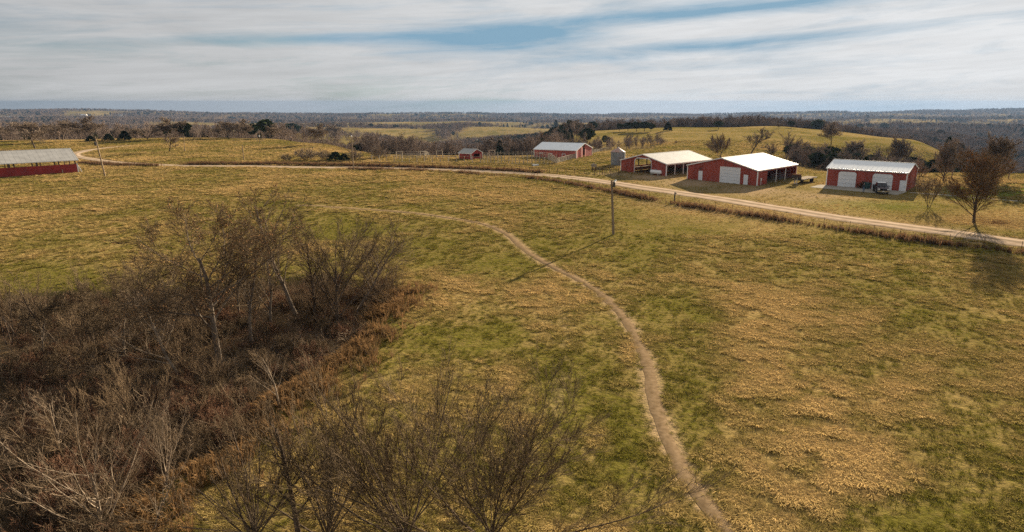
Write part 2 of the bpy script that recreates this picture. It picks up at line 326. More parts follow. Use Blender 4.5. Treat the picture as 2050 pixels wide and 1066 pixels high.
ROAD = curve([gp0(*q) for q in ROAD_PX], 0.8); TRAIL = curve([gp0(*q) for q in TRAIL_PX], 0.25); FORK = curve([gp0(*q) for q in FORK_PX], 0.4)
def pdist(x, y, line, sub=1):
    """distance to a polyline given as dense points"""
    ln = line[::sub]; o = np.full(x.shape, 1e9); xf = x.ravel(); yf = y.ravel(); of = o.ravel()
    bb = (ln[:, 0].min() - 12, ln[:, 0].max() + 12, ln[:, 1].min() - 12, ln[:, 1].max() + 12)
    idx = np.nonzero((xf > bb[0]) & (xf < bb[1]) & (yf > bb[2]) & (yf < bb[3]))[0]
    for c in np.array_split(idx, max(1, len(idx) // 20000)):
        if len(c): of[c] = np.sqrt(((xf[c][:, None] - ln[None, :, 0]) ** 2 + (yf[c][:, None] - ln[None, :, 1]) ** 2).min(1))
    return of.reshape(x.shape)
SITES = [(39, 136, 17), (27, 155, 15), (63, 125, 14), (-124, 148, 18), (0, 195, 13), (-28, 187, 6), (15, 168, 5)]
EDGE = [(812, 588), (750, 645), (700, 690), (600, 770), (470, 880), (330, 980), (200, 1075), (60, 1200)]   # edge of the thicket
EDW = np.array([gp0(*q) for q in EDGE])
BACK = np.array([gp0(*q) for q in [(812, 588), (700, 548), (500, 560), (330, 580), (150, 590), (0, 590), (-300, 600)]])
THICK = np.vstack([EDW, [[-60, 8]], BACK[::-1]])
def inpoly(x, y, poly):
    c = np.zeros(x.shape, bool); n = len(poly)
    for i in range(n):
        x0, y0 = poly[i]; x1, y1 = poly[(i + 1) % n]
        if y0 == y1: continue
        c ^= ((y0 > y) != (y1 > y)) & (x < (x1 - x0) * (y - y0) / (y1 - y0) + x0)
    return c
def seg_dist(x, y, P):
    o = np.full(np.shape(x), 1e9)
    for a, b in zip(P[:-1], P[1:]):
        d = b - a; t = np.clip(((x - a[0]) * d[0] + (y - a[1]) * d[1]) / (d @ d + 1e-9), 0, 1); o = np.minimum(o, np.hypot(x - a[0] - t * d[0], y - a[1] - t * d[1]))
    return o
def thick(x, y):
    """1 inside the thicket, 0 outside, soft edge of about 1.5 m"""
    wq = (fbm(x / 4, y / 4, 61, 3) - .5) * 4.5; x = x + wq; y = y + wq * .8; ins = inpoly(x, y, THICK); d = seg_dist(x, y, np.vstack([THICK, THICK[:1]])); return sstep(-1.2, 1.6, np.where(ins, d, -d))
def pxd(x, y):
    r = np.hypot(x, y); D = np.maximum(np.maximum(y, 0.45 * r), 1.0); return np.clip(CX + 1273 * x / D, -700, 2899), D
def H(x, y, rdist=None):
    x = np.asarray(x, float); y = np.asarray(y, float); px, D = pxd(x, y)
    wob = (fbm(x / 420, y / 420, 5, 2) - 0.5)
    De = D * (1 + 0.16 * wob * sstep(500, 900, D))
    fi = (px + 700) / 3600 * (NPX - 1); fj = np.clip(np.log(De), 0, gld[-1] - 1e-6) / gld[-1] * (NLD - 1)
    i = np.minimum(fi.astype(int), NPX - 2); j = np.minimum(fj.astype(int), NLD - 2); a = fi - i; b = fj - j
    z = (ZG[i, j] * (1 - b) + ZG[i, j + 1] * b) * (1 - a) + (ZG[i + 1, j] * (1 - b) + ZG[i + 1, j + 1] * b) * a
    m = np.ones(x.shape)
    for sxx, syy, sr in SITES: m = m * sstep(sr, sr + 8, np.hypot(x - sxx, y - syy))
    z = z + m * (0.30 * (fbm(x / 17, y / 17, 1, 3) - 0.5) * sstep(15, 40, D) + (1.0 * sstep(190, 300, D)) * (fbm(x / 60, y / 60, 8, 4) - 0.5) * 2)
    z = z + sstep(480, 1000, D) * 9 * (fbm(x / 230, y / 230, 3, 4) - 0.5)
    z = z + sstep(2600, 4300, D) * 42 * (fbm(x / 800, y / 1500, 6, 4) - 0.5)
    z = z - 0.9 * thick(x, y)
    return z
def hit(px, py):
    r = ray(px, py); t = np.exp(np.linspace(math.log(8), math.log(7000), 6000)); X = r[0] * t; Y = r[1] * t; Z = CAMH + r[2] * t
    k = np.nonzero(Z < H(X, Y))[0]
    if not len(k): print('MISS', px, py); return hit(px, py + 1)
    k = k[0]; return np.array([X[k], Y[k], float(H(X[k:k+1], Y[k:k+1])[0])])
def h1(x, y): return float(H(np.array([x]), np.array([y]))[0])
# dry and green patches seen in the pasture: (px, py, half width px, half height px, amount)
PATCH = [(2010,440,70,26,.7),(1900,440,60,14,.4),(120,440,160,25,.35),(90,520,120,16,.25),(420,365,330,12,.3),(640,400,120,9,.25),(960,390,90,10,.3),(240,400,140,10,.2),(560,352,500,5,.3),(500,520,140,50,.25),
 (1650,860,130,120,.55),(1560,1000,150,90,.5),(1750,960,120,60,.4),(1560,640,110,70,.4),(1730,640,60,20,.4),(1500,740,60,80,.35),(1880,780,90,50,.15),(1260,720,22,70,.4),(1230,1020,50,60,.45),(1180,880,18,40,.3),(920,590,80,40,.25),(1090,640,70,60,.3),(1450,600,60,30,.2),(1300,560,80,14,.1),(1420,425,130,14,.55),(1250,398,60,9,.3),(1000,800,120,50,.3),(880,640,60,30,.3),(1040,760,50,40,.3),
 (1140,800,45,90,-.75),(900,690,110,38,-.6),(690,470,70,22,-.55),(1060,480,90,30,-.4),(120,565,160,28,-.55),(870,470,70,25,-.4),(1270,460,70,40,-.35),(1350,640,90,60,-.25),(1250,900,45,130,-.6),(1390,800,50,120,-.4),(1800,1040,110,40,-.55),(1950,900,90,110,-.25),(1620,690,70,40,-.4),(1600,945,40,22,-.7),(640,450,90,20,-.4),(330,420,60,6,-.3),(1180,420,120,20,-.2),(1700,530,240,40,-.15),(820,420,60,8,-.35),(1000,660,70,25,-.4),(760,640,40,30,-.2),(1020,540,70,30,-.35),(560,410,50,8,-.4)]
def covers(x, y):
    px, D = pxd(x, y)
    # exact row of a ground point: rows below eye level in the tilted view
    c, s = math.cos(PITCH), math.sin(PITCH); dep = D * c + CAMH * s; row = 533 + FPX * (CAMH * c - D * s) / dep; col = CX + FPX * x / dep
    wx = (fbm(x / 6, y / 6, 31, 3) - .5) * 2; 
    d = 0.47 + 0.95 * (fbm(x / 9, y / 9, 11, 4) - .5) + 0.75 * (fbm(x / 30, y / 24, 12, 3) - .5) + 0.5 * (fbm(x / 2.3, y / 2.3, 13, 3) - .5)
    d = d + 0.18 * sstep(90, 200, D) - 0.16 * sstep(210, 300, D) + 0.9 * sstep(170, 300, D) * (fbm(x / 70, y / 38, 15, 4) - .5)
    for a, b, wa, wb, am in PATCH:
        q = ((col + wx * wa * .6 - a) / wa) ** 2 + ((row - wx * wb * .6 - b) / wb) ** 2; d = d + am * np.exp(-q)
    return np.clip(d, 0.02, 1), col, row
def rect(v, a, b, s): return sstep(a - s, a + s, v) * (1 - sstep(b - s, b + s, v))
PAST = [(150,500,560,830,.9),(-60,120,520,820,.8),(640,880,1180,1530,1),(180,340,1180,1510,1),(1130,1260,1950,2520,1),(1480,1590,2050,2520,1),(1200,1420,1180,1480,.8),(930,1060,1950,2530,1),(300,460,1950,2520,.9),(520,860,1900,2560,1),(840,940,2000,2560,1),(925,1135,700,935,1),(930,1130,1250,1540,1),(1400,1480,2150,2520,1),(1660,1780,1350,1520,1),(1740,1900,2100,2540,1),(-50,70,700,930,1),(120,215,3600,4400,1),(380,520,1250,1520,1),(560,700,600,820,1),(-700,-100,700,1500,.8),(1960,2040,2200,2520,1),(600,690,1350,1520,1)]
def forest(x, y):
    px, D = pxd(x, y); nq = fbm(x / 60, y / 60, 21, 3)
    pe = px + (nq - .5) * 60; de = D * (1 + (nq - .5) * .25)
    f = sstep(455, 500, de) * (1 - rect(pe, 1150, 1560, 30) * 0)
    for a, b, d0, d1, am in PAST: f = f * (1 - am * rect(pe, a, b, 12) * rect(de, d0, d1, d0 * .03))
    f = f * (0.12 + 0.88 * sstep(0.40, 0.47, fbm(x / 300, y / 300, 23, 3)))
    f = np.maximum(f, rect(pe, 705, 905, 12) * rect(de, 222, 480, 8))
    f = np.maximum(f, rect(pe, 860, 1118, 14) * rect(de, 232, 900, 8))
    f = np.maximum(f, rect(pe, 1590, 1915, 14) * rect(de, 172, 238, 5) * 0.8)
    f = np.maximum(f, rect(pe, 1920, 2900, 12) * rect(de, 185, 900, 6))
    f = np.maximum(f, rect(pe, -700, 690, 10) * rect(de, 320, 480, 8) * 0.3)
    f = np.maximum(f, rect(pe, 1128, 1330, 10) * rect(de, 250, 275, 5) * 0.5)
    f = np.maximum(f, rect(pe, 1130, 1160, 8) * rect(de, 300, 480, 6) * 0.5)
    return f
# ground sheet: polar grid, fine inside the view
rows = np.concatenate([[0.5, 2, 4, 6, 8], np.exp(np.arange(math.log(10), math.log(11500), 0.0115))])
fa = np.linspace(math.atan(-1273/1273), math.atan(1000/1273), 570)
ca = np.linspace(fa[-1], fa[0] + 2 * math.pi, 60)[1:-1]
ang = np.concatenate([fa, ca]); nA, nR = len(ang), len(rows)
cosl = np.where(np.abs(((ang + math.pi) % (2 * math.pi)) - math.pi) < 1.1, np.cos(ang), 0.45); cosl = np.maximum(cosl, 0.45)
RR = rows[None, :] / cosl[:, None]
GX = np.sin(ang)[:, None] * RR; GY = np.cos(ang)[:, None] * RR
GZ = H(GX, GY)
V = np.stack([GX, GY, GZ], -1).reshape(-1, 3)
ii, jj = np.meshgrid(np.arange(nA), np.arange(nR - 1), indexing='ij'); i2 = (ii + 1) % nA
F = np.stack([ii * nR + jj, ii * nR + jj + 1, i2 * nR + jj + 1, i2 * nR + jj], -1).reshape(-1, 4)
V = np.vstack([V, [[0, 0, float(GZ[0, 0])]]]); 
gm = npmesh('ground', V, F, M['ground'], True)
ground = tag(link('ground', gm), 'dry olive and tan winter pasture rolling to the wooded horizon', kind='structure')
XF, YF = V[:, 0], V[:, 1]
dry, gcol, grow_ = covers(XF, YF); _, DF = pxd(XF, YF)
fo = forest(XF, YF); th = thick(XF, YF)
edge_d = seg_dist(XF, YF, EDW)
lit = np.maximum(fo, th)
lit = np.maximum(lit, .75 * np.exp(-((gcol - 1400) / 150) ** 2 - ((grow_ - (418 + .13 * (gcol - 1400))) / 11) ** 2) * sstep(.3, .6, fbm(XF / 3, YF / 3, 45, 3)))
rd = pdist(XF, YF, ROAD, 2); td = pdist(XF, YF, TRAIL, 2); fd = pdist(XF, YF, FORK, 2)
dirt = np.clip(0.7 * (1 - sstep(2.4, 5.5, rd)) * (fbm(XF / 3, YF / 3, 41, 3) + .2), 0, 1)
dirt = np.maximum(dirt, 0.75 * (1 - sstep(0.3, 1.1, td))); dirt = np.maximum(dirt, 0.22 * (1 - sstep(0.15, 0.7, fd)))
def yard(x, y):
    q = np.zeros(x.shape)
    for ax, ay, rx, am in ((28, 130, 8, 1.0), (20, 140, 7, 1.0), (36, 119, 9, .8), (46, 111, 9, .6), (13, 146, 6, .7), (20, 147, 5, .6), (24, 150, 6, .7), (45, 145, 8, .7), (0, 186, 5, .5)):
        q = np.maximum(q, am * np.exp(-((x - ax) ** 2 + (y - ay) ** 2) / rx ** 2))
    return q
dirt = np.maximum(dirt, np.clip(yard(XF, YF) * (0.55 + fbm(XF / 4, YF / 4, 43, 3)), 0, 1))
lawn = rect(gcol, 1900, 2300, 40) * rect(grow_, 366, 400, 4) * .8 + rect(gcol, 1640, 1850, 60) * rect(grow_, 400, 420, 6) * .25
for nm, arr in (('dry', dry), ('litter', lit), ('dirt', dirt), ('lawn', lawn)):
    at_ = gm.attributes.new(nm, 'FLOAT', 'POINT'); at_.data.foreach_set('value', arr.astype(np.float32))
# road, trail and walks lie as sheets on the ground
def ribbon(name, line, half, lift, mat, label, jag=0.0, seed=0, across=5):
    t = np.gradient(line, axis=0); t /= np.linalg.norm(t, axis=1)[:, None]; nrm = np.stack([-t[:, 1], t[:, 0]], 1)
    k = np.arange(len(line)); s = np.linspace(-1, 1, across); hf = half(k / len(line)) if callable(half) else np.full(len(line), half)
    jl = 1 + jag * (fbm(k / 8.0, k * 0 + 3.3, seed, 3) - .5) * 2; jr = 1 + jag * (fbm(k / 8.0, k * 0 + 8.3, seed + 5, 3) - .5) * 2
    pts = line[:, None, :] + nrm[:, None, :] * (s[None, :] * np.where(s[None, :] < 0, jl[:, None], jr[:, None]) * hf[:, None])[..., None]
    z = H(pts[..., 0], pts[..., 1]) + lift * (1 - 0.75 * np.abs(s)[None, :] ** 2)
    V = np.concatenate([pts, z[..., None]], -1).reshape(-1, 3); m = across
    i, j = np.meshgrid(np.arange(len(line) - 1), np.arange(m - 1), indexing='ij')
    F = np.stack([i * m + j, i * m + j + 1, (i + 1) * m + j + 1, (i + 1) * m + j], -1).reshape(-1, 4)
    me = npmesh(name, V, F[:, ::-1], mat, True); ac = me.attributes.new('across', 'FLOAT', 'POINT'); ac.data.foreach_set('value', np.tile(np.abs(s), len(line)).astype(np.float32))
    return tag(link(name, me), label, kind='structure')
ribbon('gravel_road', ROAD, lambda q: 2.5 - 1.0 * sstep(.45, .75, q), 0.10, M['gravel'], 'pale gravel road curving past the red barns', 0.22, 3, 11)
ribbon('dirt_trail', TRAIL, lambda q: 0.33 + 0.02 * np.clip(q * 2.2, 0, 1), 0.05, M['bare'], 'narrow trodden cattle trail winding through the pasture', 0.42, 9, 5)
def quad_sheet(name, pts, lift, thickn, mat, label):
    zz = max(h1(*p) for p in pts) + lift; b = MB(); n = len(pts)
    b.add([(p[0], p[1], zz) for p in pts] + [(p[0], p[1], zz - thickn) for p in pts], [tuple(range(n)), tuple(range(n, 2 * n))[::-1]] + [(i, i + n, (i + 1) % n + n, (i + 1) % n) for i in range(n)])
    return tag(b.build(name, mat), label, kind='structure')
# ------------------------------------------------------------------ metal barns
def strips(b, u0, u1, zb, zt, openings, thick_, place, pitch=0.46, ribs=True):
    """wall skin as vertical sheets with raised ribs; openings: (ua, ub, [(u, ztop)...] polyline of head, zsill)"""
    cuts = set([round(u0, 4), round(u1, 4)])
    k = 0
    while u0 + k * pitch < u1:
        cuts.add(round(u0 + k * pitch, 4)); cuts.add(round(min(u1, u0 + k * pitch + 0.06), 4)); k += 1
    for ua, ub, head, sill in openings:
        for q, _ in head: cuts.add(round(q, 4))
        cuts.add(round(ua, 4)); cuts.add(round(ub, 4))
    for q, _ in zt: cuts.add(round(q, 4))
    cuts = sorted(c for c in cuts if u0 - 1e-6 <= c <= u1 + 1e-6)
    tx = [q for q, _ in zt]; tz = [z for _, z in zt]
    for a, c in zip(cuts[:-1], cuts[1:]):
        if c - a < 1e-3: continue
        rib = ribs and ((a - u0) % pitch) < 0.059
        t = thick_ + (0.03 if rib else 0); mid_ = (a + c) / 2
        ta, tcz = np.interp(a + 1e-5, tx, tz), np.interp(c - 1e-5, tx, tz)
        spans = [((zb, zb), (ta, tcz))]
        for ua, ub, head, sill in openings:
            if ua < mid_ < ub:
                hx = [q for q, _ in head]; hz = [z for _, z in head]
                spans = [((np.interp(a, hx, hz), np.interp(c, hx, hz)), (ta, tcz))]
                if sill > zb: spans.append(((zb, zb), (sill, sill)))
        for (b0, b1), (t0, t1) in spans:
            b.hexa([place(a, 0, b0), place(c, 0, b1), place(c, -t, b1), place(a, -t, b0), place(a, 0, t0), place(c, 0, t1), place(c, -t, t1), place(a, -t, t0)])
def barn(name, label, org, xdir, W, Lg, eave, apex, walls, roofmat, wallmat, over=0.25, z=None, group=None, trim=True):
    """ridge runs along local Y; front gable at Y=0; origin front-left corner; walls: dict side -> list of openings (None = open side)"""
    o = empty(name, (org[0], org[1], h1(*org) - 0.05 if z is None else z), math.atan2(xdir[1], xdir[0]), label, 'barn', group)
    place = {'front': lambda u, n, zz: (u, n, zz), 'back': lambda u, n, zz: (W - u, Lg - n, zz), 'left': lambda u, n, zz: (n, Lg - u, zz), 'right': lambda u, n, zz: (W - n, u, zz)}
    for side in ('front', 'back', 'left', 'right'):
        sp = walls.get(side, [])
        if sp is None: continue
        wl = W if side in ('front', 'back') else Lg
        gab = [(0, eave), (W / 2, apex), (W, eave)] if side in ('front', 'back') else [(0, eave), (Lg, eave)]
        b = MB()
        if isinstance(sp, dict): gab = [(0, sp['top']), (wl, sp['top'])]; sp = sp.get('open', [])
        strips(b, 0.03, wl - 0.03, 0.0, gab, sp, 0.05, place[side]); b.build('wall', wallmat, o)
    sl_ = (apex - eave) / (W / 2)
    for s in (0, 1):
        b = MB()
        def rp(dx, y, up):
            x = dx if s == 0 else W - dx
            return (x, y, eave + dx * sl_ + 0.04 + up)
        y0, y1 = -over, Lg + over; cut = [y0]; k = y0 + 0.45
        while k < y1 - .1: cut += [k, k + .05]; k += 0.9
        cut.append(y1)
        for q_, (ya, yb) in enumerate(zip(cut[:-1], cut[1:])):
            up = .056 if q_ % 2 else .05; b.hexa([rp(-over, ya, 0), rp(W/2 + .01, ya, 0), rp(W/2 + .01, yb, 0), rp(-over, yb, 0), rp(-over, ya, up), rp(W/2 + .01, ya, up), rp(W/2 + .01, yb, up), rp(-over, yb, up)])
        r_ = b.build('roof', roofmat, o)
        f = MB(); e = rp(-over, y0, 0); g = rp(-over, y1, 0); sgn = -1 if s == 0 else 1
        f.box(min(e[0], e[0] + sgn * .03), max(e[0], e[0] + sgn * .03), y0, y1, e[2] - .12, e[2] + .06); f.build('fascia', M['white'], r_)
        for yy in (y0 - .04, y1 + .003):
            f = MB(); f.hexa([rp(-over, yy, -.14), rp(W/2, yy, -.14), rp(W/2, yy + .037, -.14), rp(-over, yy + .037, -.14), rp(-over, yy, .07), rp(W/2, yy, .07), rp(W/2, yy + .037, .07), rp(-over, yy + .037, .07)]); f.build('rake_trim', M['white'], r_)
    f = MB(); f.hexa([(W/2 - .2, -over, apex + .06), (W/2 + .2, -over, apex + .06), (W/2 + .2, Lg + over, apex + .06), (W/2 - .2, Lg + over, apex + .06), (W/2 - .08, -over, apex + .12), (W/2 + .03, -over, apex + .12), (W/2 + .03, Lg + over, apex + .12), (W/2 - .08, Lg + over, apex + .12)]); f.build('ridge_cap', M['roofgrey'], o)
    if trim:
        for x, y in ((0, 0), (W, 0), (0, Lg), (W, Lg)):
            f = MB(); f.box(x - .09, x + .09, y - .09, y + .09, 0, eave - .02); f.build('corner_trim', M['white'], o)
    return o
def door_on(o, ua, ub, z1, panels=0, y=-0.04, clip=0.0, name='door', placef=None, mat=None):
    """a door in the plane Y=y of the front wall (or through placef)"""
    pf = placef or (lambda u, n, zz: (u, y + n, zz)); r_ = None; mat = mat or M['door']
    if panels:
        hh = z1 / panels
        for k in range(panels):
            b = MB(); za, zb2 = k * hh + .012, (k + 1) * hh - .012
            if clip and k == panels - 1: poly = [(ua, za), (ub, za), (ub, zb2 - clip), (ub - clip, zb2), (ua + clip, zb2), (ua, zb2 - clip)]
            else: poly = [(ua, za), (ub, za), (ub, zb2), (ua, zb2)]
            n = len(poly); b.add([pf(u, -.03, q) for u, q in poly] + [pf(u, .03, q) for u, q in poly], [tuple(range(n)), tuple(range(n, 2*n))[::-1]] + [(i, i+n, (i+1) % n+n, (i+1) % n) for i in range(n)])
            if r_ is None: r_ = b.build(name, mat, o)
            else: b.build('panel', mat, r_)
        return r_
    b = MB(); b.hexa([pf(ua, -.03, .03), pf(ub, -.03, .03), pf(ub, .03, .03), pf(ua, .03, .03), pf(ua, -.03, z1), pf(ub, -.03, z1), pf(ub, .03, z1), pf(ua, .03, z1)])
    r_ = b.build(name, mat, o)
    b = MB(); b.hexa([pf(ub - .16, -.09, .98), pf(ub - .08, -.09, .98), pf(ub - .08, -.03, .98), pf(ub - .16, -.03, .98), pf(ub - .16, -.09, 1.06), pf(ub - .08, -.09, 1.06), pf(ub - .08, -.03, 1.06), pf(ub - .16, -.03, 1.06)]); b.build('handle', M['chrome'], r_)
    return r_
def posts_on(o, xs, ys, z1, w_=0.16, mat=None, name='post'):
    for x in xs:
        for y in ys: MB().box(x - w_/2, x + w_/2, y - w_/2, y + w_/2, 0, z1).build(name, mat or M['wood'], o)
def head(ua, ub, z1, clip=0):
    return [(ua, z1 - clip), (ua + clip, z1), (ub - clip, z1), (ub, z1 - clip)] if clip else [(ua, z1), (ub, z1)]
XD = np.array([0.713, -0.701])
# big machine barn with the white gable front
W_, L_ = 16.7, 18.0
bf = barn('machine_barn', 'large red barn with white roof, square white door and two walk doors in its gable', (27.9, 137.2), XD, W_, L_, 3.12, 5.15,
   {'front': [(8.25, 12.7, head(8.25, 12.7, 3.3), 0), (2.85, 3.85, head(2.85, 3.85, 2.1), 0), (13.65, 14.65, head(13.65, 14.65, 2.1), 0)], 'right': [(4.1, 17.6, head(4.1, 17.6, 2.72), 0)]}, M['roofwhite'], M['red'])
door_on(bf, 8.25, 12.7, 3.28, 5, name='overhead_door'); door_on(bf, 2.85, 3.85, 2.08); door_on(bf, 13.65, 14.65, 2.08)
for a in (8.17, 12.78): MB().box(a - .08, a + .08, -.1, -.051, 0, 3.38).build('door_trim', M['white'], bf)
MB().box(8.25, 12.7, -.1, -.051, 3.3, 3.4).build('door_trim', M['white'], bf)
MB().lathe([(0.16, 0), (0.19, .1), (0.1, .22), (0.05, .3)], 10, (3.3, -0.3, 2.45)).bar((3.3, -.05, 2.72), (3.3, -.35, 2.72), .05, .05).build('barn_light', M['darksteel'], bf)
posts_on(bf, [W_ - .1], [4.15, 8.5, 12.8], 2.75, .13, M['white']); posts_on(bf, [5.6, 11.1], [4.5, 9, 13.5], 3.9, .18)
MB().box(16.78, 16.95, 1.2, 1.45, .9, 1.5).box(16.82, 16.9, 1.28, 1.36, 0, .9).build('electric_meter', M['white'], bf)
for y0, y1 in ((8.7, 12.6), (13.0, 17.7)):
    g = MB()
    for zz in (.35, .75, 1.15, 1.55): g.tube((W_ - 1.2, y0, zz), (W_ - 1.2, y1, zz), .035, n=6)
    for yy in (y0, y1): g.tube((W_ - 1.2, yy, 0), (W_ - 1.2, yy, 1.7), .045, n=6)
    g.build('cattle_panel', M['galv'], bf)
# open pole barn with the clipped arch
XE = np.array([0.672, -0.740]); W_, L_ = 14.1, 17.6
be = barn('open_pole_barn', 'red pole barn with grey roof and see-through arched opening in its gable', (14.6, 153.0), XE, W_, L_, 2.82, 4.55,
   {'front': [(4.45, 9.7, head(4.45, 9.7, 3.65, .7), 0)], 'right': None, 'left': {'top': 1.1}}, M['roofgrey'], M['red'])
tr = MB(); poly = [(4.45, 0), (4.45, 2.95), (5.15, 3.65), (9.0, 3.65), (9.7, 2.95), (9.7, 0)]
for p, q in zip(poly[:-1], poly[1:]): tr.bar((p[0], -.09, p[1]), (q[0], -.09, q[1]), .06, .2)
tr.build('arch_trim', M['white'], be)
posts_on(be, [W_ - .1], [3.3, 6.5, 9.6, 12.7, 15.4], 2.8, .14, M['white']); posts_on(be, [.15], [0.5, 3.2, 6.4, 9.6, 12.8, 16], 2.8, .2, M['darksteel']); posts_on(be, [4.6, 9.6], [6, 12], 3.7, .18)
MB().box(W_ - .06, W_ + .02, .1, L_ - .1, 2.5, 2.78).build('header', M['white'], be); MB().box(-.02, .06, .1, L_ - .1, 2.5, 2.78).build('header', M['wood'], be)
MB().box(1.2, 1.9, 3, 12, .45, .95).box(1.3, 1.4, 3.2, 3.3, 0, .45).box(1.7, 1.8, 11.6, 11.7, 0, .45).build('feed_bunk', M['wood'], be)
# long garage with two doors: ridge along the front, gable at the right end
YD = np.array([54.2 - 65.6, 126.2 - 117.2]); YD = YD / np.linalg.norm(YD); XG = np.array([YD[1], -YD[0]]); W_, L_ = 10.2, 14.5
# 'left' wall parameter u runs from the far end (Y=L) to the near end: u = L - y
def gu(y): return L_ - y
ops = [(gu(12.3), gu(8.9), head(gu(12.3), gu(8.9), 3.1, .32), 0), (gu(5.95), gu(2.35), head(gu(5.95), gu(2.35), 3.1, .32), 0), (gu(1.08), gu(.1), head(gu(1.08), gu(.1), 2.12), 0)]
bg_ = barn('garage_barn', 'red garage with bright white roof and two clipped-corner white doors facing the lawn', (65.6, 117.2), XG, W_, L_, 3.6, 4.95, {'left': ops}, M['roofbright'], M['red'])
pl = lambda u, n, zz: (n - 0.04, L_ - u, zz)
for a in (12.3, 5.95):
    door_on(bg_, gu(a) + .02, gu(a - (3.4 if a > 9 else 3.6)) - .02, 3.08, 4, clip=.32, name='overhead_door', placef=pl)
door_on(bg_, gu(1.08), gu(.1), 2.1, placef=pl)
# shed at the left edge of the view
b0 = np.array([-117.2, 149.8]); Yd = np.array([-.70, -.714]); W_, L_ = 17.0, 36.0
ba = barn('open_cattle_shed', 'long red shed with grey roof, open above a low wall, at left picture edge', b0, np.array([Yd[1], -Yd[0]]), W_, L_, 3.15, 5.35,
   {'left': {'top': 2.15}, 'front': None, 'back': None, 'right': None}, M['roofgrey'], M['redside'], over=.4, trim=False)
posts_on(ba, [.12], [.3, 3.4, 4.2, 7.4, 8.3, 11.5, 12.3, 15.5, 19.5, 24, 30], 3.15, .24, M['darksteel']); posts_on(ba, [W_ - .1, W_ / 2], [.3, 6, 12, 18, 24, 30, 35], 3.2, .24, M['wood'])
MB().box(-.12, .1, -.14, .1, 0, 2.2).bar((0, -.05, 1.9), (-.1, -.7, .1), .14, .14).build('corner_post', M['white'], ba)
MB().box(-.5, -.36, 3.0, 3.12, 0, 1.1).build('post', M['paleboard'], ba)
# stock barn beyond the pens
t = R(24); Yd = np.array([-math.cos(t), math.sin(t)]); W_, L_ = 13.0, 14.2
bc = barn('stock_barn', 'low red barn with pale roof and tall dark gable doorway behind the corral', (4.3, 188.0), np.array([Yd[1], -Yd[0]]), W_, L_, 2.45, 4.25,
   {'front': [(5.2, 6.9, [(5.2, 3.8), (6.9, 4.1)], 0)]}, M['roofbright'], M['redfade'], over=.2)
for y in (3.6, 8.0, 11.2):
    g = MB(); g.box(-.25, -.1, y - .12, y, 0, 1.25).box(-.25, -.1, y + .9, y + 1.02, 0, 1.25).box(-.25, -.1, y - .12, y + 1.02, 1.25, 1.4); g.build('stall_frame', M['white'], bc)
t = R(33); Yd = np.array([-math.cos(t), math.sin(t)])
bb = barn('small_red_shed', 'tiny red shed with pale tin roof standing among the corral posts', (-27.0, 184.6), np.array([Yd[1], -Yd[0]]), 5.0, 4.6, 1.95, 3.05,
   {'front': [(1.2, 3.9, head(1.2, 3.9, 1.7), 0.7)]}, M['roofwhite'], M['redside'], over=.25)
# grain bin
gb = empty('grain_bin', (15.2, 168.6, h1(15.2, 168.6) - .05), 0, 'round galvanised grain bin with rusty cone roof beside the pole barn', 'grain bin')
pr = []; k = 0
while k * .1 < 3.6: pr.append((1.93 + (.025 if k % 2 else 0), k * .1)); k += 1
MB().lathe(pr + [(1.93, 3.62)], 40).build('bin_wall', M['galv'], gb, True)
cone = MB(); n = 24; V_ = [(0.28 * math.cos(2*math.pi*i/n), .28 * math.sin(2*math.pi*i/n), 4.62) for i in range(n)] + [((2.08 if i % 2 else 2.02) * math.cos(2*math.pi*i/n), (2.08 if i % 2 else 2.02) * math.sin(2*math.pi*i/n), 3.58 + (.06 if i % 2 else 0)) for i in range(n)]
cone.add(V_, [(i, (i+1) % n, n + (i+1) % n, n + i) for i in range(n)]); cr = cone.build('cone_roof', M['rustroof'], gb)
MB().lathe([(.3, 4.6), (.32, 4.72), (.05, 4.85)], 12).build('roof_cap', M['galv'], cr)
MB().box(-.35, .35, -2.02, -1.94, .5, 1.9).build('hatch', M['galv'], gb)
ld = MB()
for s in (-.18, .18): ld.bar((1.2 + s, -1.62, 0), (1.2 + s, -1.62, 3.7), .04, .04)
for q in range(12): ld.bar((1.02, -1.62, .2 + q * .3), (1.38, -1.62, .2 + q * .3), .03, .03)
ld.build('ladder', M['darksteel'], gb)
# concrete apron and walks
g0 = np.array([65.6, 117.2]); g1 = np.array([54.2, 126.2]); fo_ = -XG
quad_sheet('concrete_apron', [g0 + XG * .1 - YD * .3, g1 + XG * .1 + YD * 1.2, g1 + fo_ * 5.2 + YD * 1.6, g0 + fo_ * 6.2 + YD * .2, g0 + fo_ * 2.0 - YD * .3], .05, .25, M['conc'], 'grey concrete apron in front of the garage')
wk = [gp0(1822, 386), gp0(1900, 391.5), gp0(1980, 398.5), gp0(2060, 405), gp0(2300, 424)]
ribbon('concrete_walk', curve(wk, .6), .55, .09, M['conc'], 'thin concrete walk crossing the lawn beyond the trees', 0, 2, 3)
